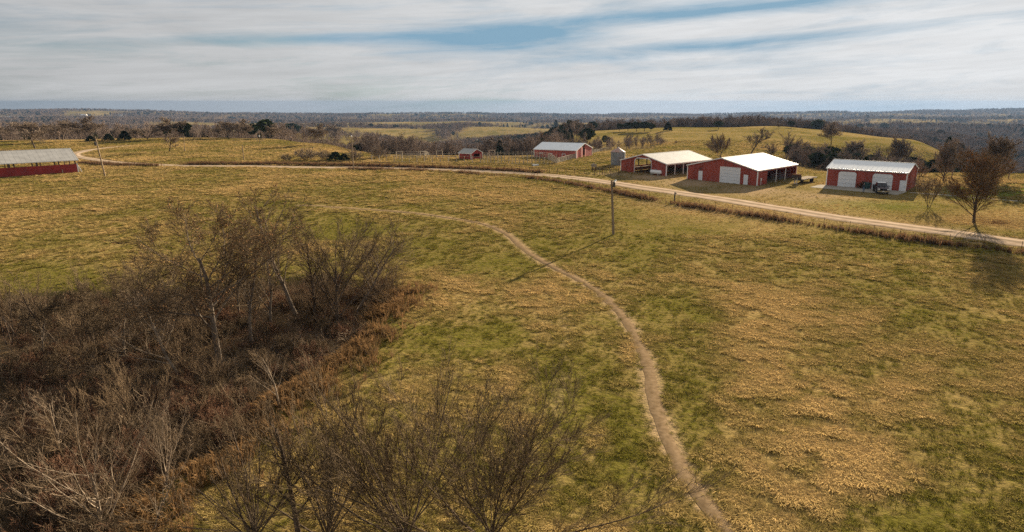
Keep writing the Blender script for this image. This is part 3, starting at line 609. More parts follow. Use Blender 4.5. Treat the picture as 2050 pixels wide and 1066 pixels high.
# ------------------------------------------------------------------ poles
def pole(name, label, base_px, top_px, r=.15, cat='utility pole'):
    b = hit(*base_px); rr_ = ray(*top_px); t_ = b[1] / rr_[1]; top = rr_ * t_ + np.array([0, 0, CAMH])
    o = empty(name, b, 0, label, cat, None); d = Vector(top - b)
    MB().tube((0, 0, -.3), d, r, r * .72, 12).build('shaft', M['pole'], o, True); return o, d
o, d = pole('utility_pole', 'lone wooden pole with small transformer and lamp in the middle of the pasture', (1228, 470), (1224.5, 361), .17)
u_ = d.normalized(); c = u_ * (d.length - .55)
MB().lathe([(.14, -.32), (.16, -.3), (.16, .3), (.1, .36), (.04, .42)], 14, c + Vector((.3, 0, 0))).build('transformer', M['darksteel'], o, True)
MB().tube(c + Vector((0, 0, .45)), c + Vector((.42, -.1, .5)), .025).lathe([(.16, 0), (.14, .1), (.06, .2)], 12, c + Vector((.45, -.1, .4))).build('lamp', M['lamp'], o)
MB().bar(u_ * .1 + Vector((.15, 0, 0)), u_ * (d.length - 1) + Vector((.12, 0, 0)), .03, .03).build('conduit', M['galv'], o)
o, d = pole('utility_pole', 'pale leaning wooden pole beside the left cattle shed', (211, 355), (190.5, 274), .16); u_ = d.normalized()
MB().lathe([(.2, -.4), (.22, -.35), (.22, .3), (.1, .4)], 14, u_ * (d.length - 1.6) + Vector((-.38, 0, 0))).build('transformer', M['darksteel'], o, True)
MB().bar(u_ * (d.length - .3) + Vector((-.5, 0, 0)), u_ * (d.length - .3) + Vector((.5, 0, 0)), .1, .12).build('crossarm', M['pole'], o)
o, d = pole('utility_pole', 'slim pale pole where the road passes the left end of the pipe fence', (708, 341), (703.3, 274), .14)
MB().lathe([(.12, 0), (.14, .15), (.05, .3)], 10, d).build('insulator', M['white'], o)
pole('utility_pole', 'distant pole on the hillside below the far house', (370, 305), (367.5, 275), .14); pole('utility_pole', 'short dark pole alone on the grassy slope above the road', (488, 322), (485, 290), .14)
for bx, by, tx, ty, lb in ((515, 283, 512, 266, 'leftmost of three close poles near the far treeline'), (520, 287, 519, 263, 'middle of three close poles near the far treeline, with small box'), (525, 283.5, 524, 266, 'rightmost of three close poles near the far treeline')):
    o, d = pole('utility_pole', lb, (bx, by), (tx, ty), .13)
    if bx == 520: MB().box(-.3, .3, -.25, .25, d.z * .55, d.z * .65).build('meter_box', M['galv'], o)
o, d = pole('antenna_mast', 'thin antenna mast rising behind the tiny red shed', (955.5, 316), (954.5, 281), .05, 'mast')
MB().box(-.18, .18, -.1, .1, d.z - .1, d.z + .3).build('antenna_head', M['galv'], o)
o, d = pole('flag_pole', 'thin pale metal pole among the branches of the orange-leaved tree', (1950, 407), (1950, 348), .04, 'pole'); o.children[0].data.materials[0] = M['white']
# ------------------------------------------------------------------ fences: each post, rail and wire run is a part
def fence(name, label, pxline, spacing, ph, pr_, rails, pmat, rmat, lean=.03, seed=1, square=False, railr=.03, world=False, var=.06):
    rg = random.Random(seed); pts = pxline if world else [hit(*q)[:2] for q in pxline]; pts = [np.array(p[:2]) for p in pts]
    ln = [pts[0]]
    for a, b in zip(pts[:-1], pts[1:]):
        n = max(1, round(np.linalg.norm(b - a) / spacing)); ln += [a + (b - a) * k / n for k in range(1, n + 1)]
    o = empty(name, (ln[0][0], ln[0][1], h1(*ln[0])), 0, label, 'fence'); bz = o.location.copy(); me = None; tops = []
    for p in ln:
        z = h1(*p); s = 1 + rg.uniform(-var, var)
        if me is None:
            b = MB(); (b.box(-pr_, pr_, -pr_, pr_, -.2, ph) if square else b.tube((0, 0, -.2), (0, 0, ph), pr_, pr_ * .9, 7)); me = b.mesh('post', pmat)
        q = link('post', me, o); q.location = Vector((p[0], p[1], z)) - bz; q.scale = (1, 1, s); q.rotation_euler = (rg.uniform(-lean, lean), rg.uniform(-lean, lean), rg.uniform(0, 3)); tops.append(Vector((p[0], p[1], z)) - bz)
    for f_ in rails:
        pl_ = np.array([[tuple(p + Vector((0, 0, ph * f_))) for p in tops]]); rr_ = np.full(1, .06 if square else railr)
        link('rail' if railr > .015 else 'wire', npmesh('rail', *tubes(pl_, rr_, rr_, 4 if square else 5), rmat), o)
    return o
fence('wire_fence', 'thin steel post and wire fence along the near side of the gravel road', [(985,351),(1100,361),(1200,379),(1300,398),(1400,416),(1500,430),(1600,446),(1700,461),(1800,476),(1900,489),(2120,512)], 3.6, 1.25, .03, (.95, .7, .45, .2), M['rustpipe'], M['rustpipe'], .06, 2, railr=.007)
fence('pipe_fence', 'rusty pipe fence running between the road and the corral', [(640,331.5),(700,332.5),(740,334.5),(800,336),(900,338.5),(980,341),(1040,344.5),(1100,347.5),(1150,350),(1190,352),(1238,350)], 2.5, 1.3, .06, (.97,), M['rustpipe'], M['rustpipe'], .02, 3, railr=.045)
fence('corral_fence', 'front run of tall grey corral posts left of the tiny red shed', [(745,325),(850,326),(962,327)], 2.3, 2.0, .1, (.12, .9), M['paleboard'], M['wood'], .05, 4, railr=.05)
fence('corral_fence', 'tall pale corral posts between the tiny shed and the stock barn', [(962,327),(1040,330),(1113,329)], 1.15, 2.3, .09, (.12, .45, .85), M['paleboard'], M['wood'], .07, 5, railr=.05, var=.25)
fence('corral_fence', 'back run of corral rails along the valley edge', [(745,318),(850,314),(915,312),(1000,310),(1072,309)], 1.9, 1.7, .08, (.3, .6, .93), M['paleboard'], M['paleboard'], .05, 6, railr=.05, var=.3)
fence('corral_fence', 'middle cross rails of the pens right of the tiny shed', [(966,320),(1010,318),(1064,317)], 1.3, 2.0, .08, (.25, .5, .75, .95), M['paleboard'], M['paleboard'], .06, 7, railr=.05, var=.25)
fence('corral_fence', 'inner pen run left of the tiny shed', [(800,321),(850,320),(912,319)], 2.0, 1.8, .08, (.4, .9), M['paleboard'], M['paleboard'], .06, 8, railr=.05, var=.2)
fence('corral_fence', 'short pen run joining front and back corral posts near the stock barn', [(1113,329),(1098,320),(1064,317)], 1.3, 2.0, .09, (.25, .5, .75, .95), M['paleboard'], M['paleboard'], .06, 9, railr=.05, var=.2)
fence('board_fence', 'rising board fence from the corral to the stock barn corner', [(1113,329),(1135,322),(1152,318)], .9, 1.5, .07, (.2, .45, .7, .95), M['paleboard'], M['paleboard'], .03, 10, square=True)
fence('board_fence', 'pale board fence on the rise right of the stock barn', [(1188,307.5),(1205,304),(1222,300.5)], 1.2, 1.4, .08, (.3, .6, .92), M['paleboard'], M['paleboard'], .04, 11, square=True)
fence('wire_fence', 'sparse wood posts on the grass behind the grain bin', [(1236,320),(1256,318),(1276,316)], 2.2, 1.4, .07, (.5, .9), M['wood'], M['rustpipe'], .05, 12, railr=.008)
fence('wire_fence', 'short run of posts between the pipe fence and the pole barn', [(1190,352),(1215,347),(1243,342)], 1.2, 1.5, .06, (.5, .95), M['pole'], M['rustpipe'], .04, 13, railr=.02)
fence('wire_fence', 'dark posts of the far yard fence at right picture edge', [(1905,358),(1960,359.5),(2018,361),(2075,363)], 7.5, 1.6, .13, (.45, .8), M['pole'], M['rustpipe'], .03, 14, railr=.012)
fence('wire_fence', 'near-buried post row along the bend of the road by the left shed', [(160,345),(190,343),(260,339),(330,337)], 6, 1.2, .07, (.5, .9), M['pole'], M['rustpipe'], .1, 15, railr=.008)
for k, (bx, by) in enumerate(((800,319),(848,318.5),(880,318),(985,316))):
    p = hit(bx, by); g = empty('loading_gate', p, 0, ['leftmost overhead timber gate frame of the corral', 'overhead timber gate frame mid corral left of the tiny shed', 'overhead timber gate frame just left of the tiny shed', 'overhead timber gate frame right of the tiny shed'][k], 'gate')
    for s in (-.9, .9): MB().box(s - .08, s + .08, -.08, .08, -.2, 2.2).build('post', M['wood'], g)
    MB().box(-1.05, 1.05, -.07, .07, 2.2, 2.32).build('beam', M['paleboard'], g)
# feeder by the fence, pump post by the road, small water trough
p = hit(1189, 344); g = empty('mineral_feeder', p, .2, 'small grey box on legs against the pipe fence', 'feeder')
MB().prism([(-.55, 1.1), (.55, 1.1), (.6, 1.75), (0, 2.0), (-.6, 1.75)], -.5, .5).build('box', M['wood'], g)
for x in (-.4, .4):
    for y in (-.35, .35): MB().box(x - .05, x + .05, y - .05, y + .05, -.1, 1.1).build('leg', M['rustpipe'], g)
p = hit(1350, 405); g = empty('corner_post', p, 0, 'thick dark fence post with a tag beside the road verge', 'post')
MB().tube((0, 0, -.2), (.05, 0, 1.75), .14, .11, 9).build('shaft', M['darksteel'], g); MB().bar((-.05, 0, 1.35), (.35, 0, 1.55), .05, .12).build('tag', M['darksteel'], g)
p = hit(1072, 333); g = empty('water_trough', p, .4, 'small pale trough on the grass before the corral', 'trough')
MB().prism([(-.8, 0), (.8, 0), (.9, .5), (.84, .5), (.76, .06), (-.76, .06), (-.84, .5), (-.9, .5)], -.35, .35).build('basin', M['galv'], g); MB().box(-.85, .85, .35, .4, 0, .5).box(-.85, .85, -.4, -.35, 0, .5).build('end_panel', M['white'], g)
# propane tank
p = gp0(1313, 351); g = empty('propane_tank', (p[0], p[1], h1(*p)), math.atan2(-.74, .67), 'white horizontal gas tank lying before the arched pole barn', 'tank')
prof = [(0.02, -1.65), (.25, -1.6), (.4, -1.48), (.48, -1.25), (.48, 1.25), (.4, 1.48), (.25, 1.6), (.02, 1.65)]
b = MB().lathe(prof, 18); b.v = [(z_, y_, x_ + .72) for x_, y_, z_ in b.v]; b.build('shell', M['white'], g, True)
for x in (-.9, .9): MB().box(x - .1, x + .1, -.4, .4, -.05, .38).build('foot', M['conc'], g)
MB().lathe([(.16, 1.15), (.18, 1.2), (.18, 1.32), (.05, 1.4)], 12).build('valve_dome', M['galv'], g, True)
# gooseneck flatbed trailer
a_ = gp0(1590, 369); b_ = gp0(1634, 360); dv = (b_ - a_) / np.linalg.norm(b_ - a_)
g = empty('flatbed_trailer', (a_[0], a_[1], h1(*a_)), math.atan2(dv[1], dv[0]), 'black gooseneck flatbed trailer parked in the grass between the barns', 'trailer')
MB().box(1.6, 8.6, -1.15, 1.15, .72, .88).build('deck_frame', M['darksteel'], g)
for k in range(8):
    y = -1.1 + k * .275; MB().box(1.65, 8.55, y + .01, y + .265, .881, .93).build('plank', M['wood'], g)
MB().box(-.3, 1.9, -.55, -.35, 1.35, 1.6).box(-.3, 1.9, .35, .55, 1.35, 1.6).box(1.5, 1.9, -.6, .6, .6, 1.6).box(-.4, -.1, -.55, .55, 1.3, 1.65).build('gooseneck', M['darksteel'], g)
MB().tube((-.2, 0, 1.35), (-.2, 0, .55), .09).build('coupler', M['darksteel'], g); MB().box(.5, .62, -.3, -.18, 0, 1.35).box(.5, .62, .18, .3, 0, 1.35).box(.35, .8, -.35, .35, .0, .06).build('jack', M['white'], g); MB().box(.1, 1.3, -.8, .8, 1.62, 2.0).build('toolbox', M['rustpipe'], g)
def wheel(par, x, y, r, wd):
    b = MB().lathe([(r * .62, -wd/2), (r * .95, -wd/2), (r, -wd*.35), (r, wd*.35), (r * .95, wd/2), (r * .62, wd/2)], 20); b.v = [(x + X, y + Z, r + Y) for X, Y, Z in b.v]; wl = b.build('wheel', M['black'], par, True)
    b = MB().lathe([(.06, -wd*.42), (r*.6, -wd*.4), (r*.62, wd*.4), (.06, wd*.42)], 14); b.v = [(x + X, y + Z, r + Y) for X, Y, Z in b.v]; b.build('rim', M['chrome'], wl, True)
for x in (5.6, 6.5):
    for y in (-1.02, 1.02): wheel(g, x, y, .36, .22)
# pickup
tp = np.array([59.2, 112.9]); fwd = np.array([-.30, -.954]); fwd /= np.linalg.norm(fwd)
g = empty('pickup_truck', (tp[0], tp[1], h1(*tp) + .06), math.atan2(fwd[1], fwd[0]), 'dark maroon pickup parked on the apron before the right garage door', 'pickup')
# local +X is forward, nose at x=0
b = MB(); b.prism([(-5.6, .55), (-5.6, 1.22), (-1.75, 1.25), (-.35, 1.16), (-.05, 1.0), (0, .5), (-.55, .42), (-.6, .7), (-.85, .92), (-1.15, .92), (-1.4, .7), (-1.45, .42), (-4.0, .42), (-4.05, .7), (-4.3, .92), (-4.6, .92), (-4.85, .7), (-4.9, .5)], -.97, .97); b.build('body', M['truck'], g)
b = MB(); b.hexa([(-3.75, -.93, 1.22), (-1.35, -.93, 1.22), (-1.35, .93, 1.22), (-3.75, .93, 1.22), (-3.55, -.74, 1.86), (-2.15, -.74, 1.86), (-2.15, .74, 1.86), (-3.55, .74, 1.86)]); cab = b.build('cab', M['truck'], g)
MB().hexa([(-1.36, -.84, 1.27), (-1.33, -.84, 1.27), (-1.33, .84, 1.27), (-1.36, .84, 1.27), (-2.10, -.69, 1.82), (-2.07, -.69, 1.82), (-2.07, .69, 1.82), (-2.10, .69, 1.82)]).build('windscreen', M['glass'], cab)
for s in (-1, 1):
    for x0, x1 in ((-2.5, -1.75), (-3.5, -2.6)):
        MB().hexa([(x0, s*.915, 1.3), (x1, s*.915, 1.3), (x1, s*.935, 1.3), (x0, s*.935, 1.3), (x0, s*.765, 1.8), (x1 - .3*(x1 > -2), s*.765, 1.8), (x1 - .3*(x1 > -2), s*.785, 1.8), (x0, s*.785, 1.8)]).build('side_window', M['glass'], cab)
    MB().box(-1.75, -1.5, min(s*.99, s*1.2), max(s*.99, s*1.2), 1.25, 1.45).build('mirror', M['black'], g)
    MB().box(-.08, .02, min(s*.6, s*.95), max(s*.6, s*.95), .82, 1.02).build('headlight', M['lamp'], g)
    wheel(g, -1.0, s * .86, .4, .26); wheel(g, -4.45, s * .86, .4, .26)
MB().box(-3.5, -2.2, -.7, .7, 1.861, 1.9).build('roof_panel', M['white'], cab)
MB().box(-.02, .04, -.55, .55, .72, 1.0).build('grille', M['black'], g); MB().box(-.02, .12, -.98, .98, .44, .66).build('bumper', M['chrome'], g); MB().box(.121, .14, -.16, .16, .5, .63).build('licence_plate', M['white'], g)
# trash cart behind the truck and a brown shrub at the wall are further down
q = g0 + YD * 6.5 + fo_ * 1.0; g = empty('trash_cart', (q[0], q[1], h1(*q) + .06), .3, 'dark green wheeled bin between the two garage doors behind the truck', 'bin')
MB().hexa([(-.36, -.36, .12), (.36, -.36, .12), (.36, .36, .12), (-.36, .36, .12), (-.45, -.45, 1.15), (.45, -.45, 1.15), (.45, .45, 1.15), (-.45, .45, 1.15)]).build('body', M['green'], g); MB().hexa([(-.48, -.5, 1.155), (.48, -.5, 1.155), (.48, .48, 1.155), (-.48, .48, 1.155), (-.4, -.4, 1.27), (.4, -.4, 1.27), (.4, .4, 1.27), (-.4, .4, 1.27)]).build('lid', M['green'], g)
for s in (-.4, .4): wheel(g, s * .8, .38, .13, .08)
# person on the apron
def person(name, loc, rz, label):
    import bmesh
    J = {'pel': (0,0,.95,.15), 'wai': (0,0,1.1,.135), 'che': (0,.02,1.32,.16), 'nec': (0,.0,1.5,.06), 'hd0': (0,-.02,1.6,.085), 'hd1': (0,-.03,1.72,.075)}
    for s, k in ((-1, 'l'), (1, 'r')):
        J.update({k+'hip': (s*.1,0,.9,.1), k+'kne': (s*.13,-.04,.5,.065), k+'ank': (s*.14,0,.09,.045), k+'toe': (s*.15,-.17,.04,.04), k+'sho': (s*.19,.02,1.42,.065), k+'elb': (s*.36,-.02,1.2,.048), k+'wri': (s*.46,-.22,1.12,.033), k+'hnd': (s*.48,-.32,1.1,.036)})
    E_ = [('pel','wai'),('wai','che'),('che','nec'),('nec','hd0'),('hd0','hd1')]
    for k in 'lr': E_ += [('pel',k+'hip'),(k+'hip',k+'kne'),(k+'kne',k+'ank'),(k+'ank',k+'toe'),('che',k+'sho'),(k+'sho',k+'elb'),(k+'elb',k+'wri'),(k+'wri',k+'hnd')]
    ks = list(J); me = bpy.data.meshes.new('body'); me.from_pydata([J[k][:3] for k in ks], [(ks.index(a), ks.index(b)) for a, b in E_], [])
    ob = bpy.data.objects.new(name, me); COL.objects.link(ob); ob.location = loc; ob.rotation_euler = (0, 0, rz)
    ob.modifiers.new('skin', 'SKIN'); 
    for i, k in enumerate(ks): me.skin_vertices[0].data[i].radius = (J[k][3], J[k][3])
    me.skin_vertices[0].data[0].use_root = True
    sb = ob.modifiers.new('sub', 'SUBSURF'); sb.levels = sb.render_levels = 2
    m, n, l, bs = newmat('clothed_figure'); t_ = n.new('ShaderNodeTexCoord'); sp = n.new('ShaderNodeSeparateXYZ'); l.new(t_.outputs['Object'], sp.inputs[0])
    rp = n.new('ShaderNodeValToRGB'); rp.color_ramp.interpolation = 'CONSTANT'; e = rp.color_ramp.elements; e[0].color = (.03, .02, .015, 1); e[1].position = .05; e[1].color = (.10, .16, .24, 1)
    for ps, cl_ in ((.49, (.02, .025, .035, 1)), (.755, (.45, .27, .19, 1)), (.84, (.10, .06, .035, 1))): q_ = e.new(ps); q_.color = cl_
    dvd = n.new('ShaderNodeMath'); dvd.operation = 'DIVIDE'; dvd.inputs[1].default_value = 2.0; l.new(sp.outputs[2], dvd.inputs[0]); l.new(dvd.outputs[0], rp.inputs[0]); l.new(rp.outputs[0], bs.inputs['Base Color']); bs.inputs['Roughness'].default_value = .85
    me.materials.append(m); return tag(ob, label, 'person')
q = gp0(1728, 386.5); person('person', (q[0], q[1], h1(*q) + .055), .35, 'person in dark jacket and blue jeans standing on the concrete apron')
# far houses and the long white poultry shed
def house(name, label, px, py, wd, dp, ht, roofh, wm, rm, rz=0, cat='house', wins=3):
    p = hit(px, py); g = empty(name, p, rz, label, cat)
    MB().box(-wd/2, wd/2, -dp/2, dp/2, -2, ht).build('wall', wm, g)
    rf = MB().prism([(-dp/2 - .4, ht), (dp/2 + .4, ht), (0, ht + roofh)], -wd/2 - .4, wd/2 + .4, 'x').build('roof', rm, g)
    for k in range(wins):
        x = -wd/2 + wd * (k + .5) / wins; wn = MB().box(x - .6, x + .6, -dp/2 - .05, -dp/2 + .05, 1, 2.2).build('window', M['glass'], g)
    MB().box(-wd*.3, -wd*.3 + .8, -.4, .4, ht + roofh * .3, ht + roofh + .8).build('chimney', M['tan'], rf); return g
house('ranch_house', 'low brown house among trees on the left hilltop', 408, 275.5, 11, 7, 2.6, 1.5, M['tan'], M['roofbrown'], .25, 'house', 4)
house('poultry_house', 'very long white shed on the far left hillside', 20, 238, 240, 22, 5, 7, M['white'], M['white'], .02, 'shed', 0)
house('farmhouse', 'far pale farmhouse left of the other one on the far ridge', 168, 233, 30, 18, 5, 6, M['white'], M['white'], .1, 'house', 0); house('farmhouse', 'far pale farmhouse right of the other one on the far ridge', 238, 233, 42, 18, 5, 6, M['white'], M['roofgrey'], .1, 'house', 0)
house('long_shed', 'far low pale building on the tan field beyond the valley', 884, 239.5, 95, 18, 5, 5, M['tan'], M['roofgrey'], 0, 'shed', 0)
# ------------------------------------------------------------------ trees
def chains(rg, st, dr, ln, K, wob, trop):
    pts = [st]; d = dr
    for k in range(K - 1):
        d = d + rg.normal(0, wob, d.shape); d[:, 2] += trop; d = norm(d); pts.append(pts[-1] + d * (ln / (K - 1))[:, None])
    return np.stack(pts, 1)
def spawn(rg, pts, r0, r1, ln, n, t0, t1, amin, amax, rat, rk, upb=0.0):
    Nn, K, _ = pts.shape; t = t0 + (t1 - t0) * (np.arange(n)[None, :] + rg.uniform(0, 1, (Nn, n))) / n
    f = t * (K - 1); i = np.minimum(f.astype(int), K - 2); a = (f - i)[..., None]; m = np.arange(Nn)[:, None]
    p = pts[m, i] * (1 - a) + pts[m, i + 1] * a; tan = norm(pts[m, i + 1] - pts[m, i])
    rnd = rg.normal(0, 1, p.shape); rnd[..., 2] += upb; perp = norm(rnd - (rnd * tan).sum(-1, keepdims=True) * tan)
    an = rg.uniform(amin, amax, t.shape)[..., None]; d = tan * np.cos(an) + perp * np.sin(an)
    L2 = ln[:, None] * rat * (1.15 - 0.55 * t) * rg.uniform(.7, 1.25, t.shape); rad = (r0[:, None] + (r1 - r0)[:, None] * t) * rk
    return p.reshape(-1, 3), d.reshape(-1, 3), L2.ravel(), rad.ravel()
STYLE = {  # trunk length share, stems, then levels: (n, t0, t1, amin, amax, ratio, radius share, wobble, tropism, K)
 'oak':   dict(tr=.62, stems=1, lev=[(12,.30,1,.45,1.0,.66,.45,.12,.10,6), (9,.22,1,.35,.85,.58,.55,.12,.06,5), (8,.15,1,.35,.8,.55,.6,.12,.05,4), (7,.1,1,.3,.75,.6,.7,.1,.04,3)]),
 'vase':  dict(tr=.45, stems=1, lev=[(13,.12,.98,.25,.80,1.15,.42,.07,.05,7), (10,.12,1,.2,.5,.45,.5,.07,.06,5), (8,.1,1,.18,.48,.45,.55,.07,.06,4), (7,.05,1,.18,.45,.48,.6,.07,.05,3)]),
 'fan':   dict(tr=.42, stems=2, lev=[(9,.12,.98,.22,.72,1.25,.5,.08,.04,8), (8,.15,1,.22,.52,.52,.5,.08,.06,6), (7,.15,1,.22,.5,.55,.55,.08,.06,4), (6,.15,1,.22,.5,.6,.6,.08,.05,3)]),
 'dome':  dict(tr=.20, stems=1, lev=[(22,.25,1,.08,1.05,4.3,.42,.055,.025,8), (11,.25,1,.16,.48,.42,.45,.06,.04,6), (8,.15,1,.16,.45,.48,.55,.07,.05,4), (6,.1,1,.16,.45,.55,.65,.07,.05,3)]),
 'multi': dict(tr=.70, stems=5, lev=[(9,.25,1,.25,.65,.55,.55,.08,.08,5), (8,.15,1,.25,.6,.45,.6,.08,.06,4), (7,.1,1,.25,.6,.45,.65,.08,.05,3)]),
 'tall':  dict(tr=.80, stems=1, lev=[(14,.28,1,.35,.75,.42,.42,.11,.10,5), (7,.2,1,.3,.7,.48,.6,.1,.06,4), (6,.15,1,.3,.7,.48,.65,.1,.05,3), (5,.1,1,.3,.7,.45,.7,.1,.03,3)]),
 'pear':  dict(tr=.72, stems=1, lev=[(30,.14,1,.38,.66,.55,.36,.06,.13,6), (12,.12,1,.25,.6,.45,.5,.08,.09,4), (9,.1,1,.25,.6,.45,.6,.08,.06,3), (4,.1,1,.25,.6,.45,.7,.08,.04,3)]),
 'bush':  dict(tr=.55, stems=9, lev=[(8,.15,1,.3,.8,.6,.6,.12,.04,4), (8,.1,1,.3,.8,.5,.6,.12,.03,3), (5,.1,1,.3,.7,.5,.7,.1,.0,3)]),
 'far':   dict(tr=.55, stems=1, lev=[(10,.25,1,.4,.9,.62,.6,.1,.12,3), (7,.15,1,.4,.9,.5,.7,.1,.05,3), (5,.1,1,.3,.8,.55,.8,.1,.04,2)]),
 'tangle': dict(tr=1.0, stems=12, lev=[(7,.1,1,.3,1.1,.45,.6,.16,-.02,4), (6,.1,1,.3,1.0,.5,.6,.16,.0,3)])}
def tree_geo(seed, hgt, style, r=None, lean=(0, 0), rmin=.006, thin=1.0, spread=1.0, width=None):
    rg = np.random.default_rng(seed); S_ = STYLE[style]; ns = S_['stems']; r = r or hgt * .016
    st = np.zeros((ns, 3)); st[:, :2] = rg.normal(0, .04 * hgt if ns > 1 else 0, (ns, 2)) * (ns > 1); st[:, 2] = -.25
    if style == 'tangle':
        st[:, :2] = rg.normal(0, .45 * hgt, (ns, 2)); d = rg.normal(0, .8, (ns, 3)); d[:, 2] = rg.uniform(.5, 1.2, ns); dr = norm(d); trop = -.28
    else:
        sp = (.32 * spread if ns > 1 else .03); dr = np.stack([rg.normal(0, sp, ns) + lean[0], rg.normal(0, sp, ns) + lean[1], np.ones(ns)], 1); dr = norm(dr); trop = .03
    ln = hgt * S_['tr'] * rg.uniform(.75, 1.05, ns); pts = chains(rg, st, dr, ln, 7, .07 if ns == 1 else .12, trop)
    r0 = np.full(ns, r * (1 if ns == 1 else .55)); r1 = r0 * .35
    low = [(pts, r0, r1, 8 if ns == 1 else 6)]; fine = []; tips = None
    for li, (n, t0, t1, a0, a1, rat, rk, wob, trp, K) in enumerate(S_['lev']):
        n = max(2, int(n * (thin if li >= 1 else 1)))
        p, d, l2, rad = spawn(rg, pts, r0, r1, ln, n, t0, t1, a0 * spread, min(1.5, a1 * spread), rat, rk, .35 if li < 2 else .1)
        rad = np.maximum(rad, rmin); pts = chains(rg, p, d, l2, K, wob, trp); ln = l2; r0 = rad; r1 = np.maximum(rad * .35, rmin * .6)
        (low if li == 0 else fine).append((pts, r0, r1, 5 if li == 0 else (4 if li == 1 else 3)))
    tips = pts
    zt = np.percentile(pts[..., 2], 99.5); k_ = hgt / zt; kw_ = k_
    if width:
        e_ = np.percentile(pts[..., 0], [1, 99]); kw_ = width / (e_[1] - e_[0])
        kw_ = min(max(kw_, .6 * k_), 3.0 * k_)
    ks = np.array([kw_, kw_, k_]); low = [tubes(q * ks, a, b, n_) for q, a, b, n_ in low]; fine = [tubes(q * ks, a, b, n_) for q, a, b, n_ in fine]; tips = tips * ks
    def join(ls):
        V, F, b = [], [], 0
        for v, f in ls: V.append(v); F.append(f + b); b += len(v)
        return np.vstack(V), np.vstack(F)
    return join(low), join(fine), tips
def leaf_geo(rg, tips, n, size, zlo=None):
    i = rg.integers(0, len(tips), n); k = rg.integers(0, tips.shape[1] - 1, n); t_ = rg.uniform(0, 1, (n, 1)); c = tips[i, k] * (1 - t_) + tips[i, k + 1] * t_ + rg.normal(0, .05, (n, 3))
    u = norm(rg.normal(0, 1, (n, 3))); v = norm(np.cross(u, rg.normal(0, 1, (n, 3)))); s = rg.uniform(.6, 1.3, (n, 1)) * size
    V = np.stack([c - u * s, c + v * s * .6 - u * s * .1, c + u * s, c - v * s * .6], 1).reshape(-1, 3); return V, np.arange(4 * n).reshape(-1, 4)
def tree(name, label, loc, seed, hgt, style, bark='bark', twig='twig', leaves=None, group=None, cat='tree', **kw):
    low, fine, tips = tree_geo(seed, hgt, style, **kw); o = empty(name, loc, 0, label, cat, group)
    link('trunk' if cat == 'tree' else 'stems', npmesh('trunk', *low, M[bark], True), o); link('crown', npmesh('crown', *fine, M[twig], False), o)
    if leaves:
        nl, sz, mt = leaves; link('leaves', npmesh('leaves', *leaf_geo(np.random.default_rng(seed + 7), tips, nl, sz), M[mt]), o)
    return o
def at_px(px, py, near=None):
    p = hit(px, py); return p
def height_to(p, px, py):
    r_ = ray(px, py); return CAMH + r_[2] * p[1] / r_[1] - p[2]
# --- the clump left of centre
def T(name, label, bx, by, ty, seed, style, wpx=None, **kw):
    p = hit(bx, by); h = height_to(p, bx, ty)
    if wpx: kw['width'] = wpx * (p[1] * math.cos(PITCH) + CAMH * math.sin(PITCH)) / FPX
    return tree(name, label, p, seed, h, style, **kw)
T('oak_tree', 'broad oak with clinging brown leaves, biggest tree of the left thicket', 440, 735, 402, 11, 'oak', wpx=290, bark='barkmid', leaves=(5000, .05, 'leafbrown'), spread=1.05, rmin=.009, twig='twigdark', r=.24)
T('leaning_tree', 'tall bare tree leaning left behind the broad oak', 600, 642, 375, 12, 'tall', wpx=150, lean=(-.16, .05), rmin=.009, twig='twigdark', r=.2, bark='barkmid', leaves=(900, .05, 'leafbrown'))
T('forked_tree', 'dark bare tree with several upright limbs at the right end of the thicket', 672, 655, 425, 13, 'vase', wpx=190, spread=.8, rmin=.009, twig='twigdark', thin=.85, r=.2)
T('slim_tree', 'slim bare stem just left of the dark upright-limbed tree', 632, 650, 440, 14, 'tall', wpx=90, rmin=.009, twig='twigdark', thin=.8)
T('twiggy_tree', 'rounded fine-twigged bare tree at the right rim of the thicket', 745, 610, 460, 15, 'multi', wpx=165, rmin=.0075, spread=1.25, twig='twig')
T('small_tree', 'small bare tree with dense dark head on the left of the thicket', 192, 705, 572, 16, 'oak', wpx=95, rmin=.008, twig='twigdark', thin=.9)
T('slim_tree', 'slender bare tree leaning left near the left picture edge', 128, 705, 535, 17, 'tall', wpx=90, lean=(-.2, 0), rmin=.0045, thin=.8)
T('slim_tree', 'faint bare tree cut by the left picture edge', 22, 690, 540, 18, 'multi', wpx=110, rmin=.0045)
T('bare_tree', 'grey crooked bare tree arching left in front of the broad oak', 375, 765, 560, 19, 'oak', wpx=170, lean=(-.35, -.05), bark='barkpale', twig='twigpale', thin=.6, rmin=.009)
T('bare_tree', 'thin pale tree standing at the thicket edge above the orange grass', 560, 815, 690, 20, 'tall', wpx=70, bark='barkpale', twig='twig', thin=.6, rmin=.0045)
T('bare_tree', 'low dead pale snag at the right foot of the thicket', 695, 695, 655, 21, 'tall', wpx=45, bark='barkpale', twig='twigpale', thin=.4, lean=(.12, 0), rmin=.01)
T('bare_tree', 'bare tree in the middle of the thicket behind the dense small one', 280, 640, 520, 22, 'multi', wpx=130, rmin=.0045)
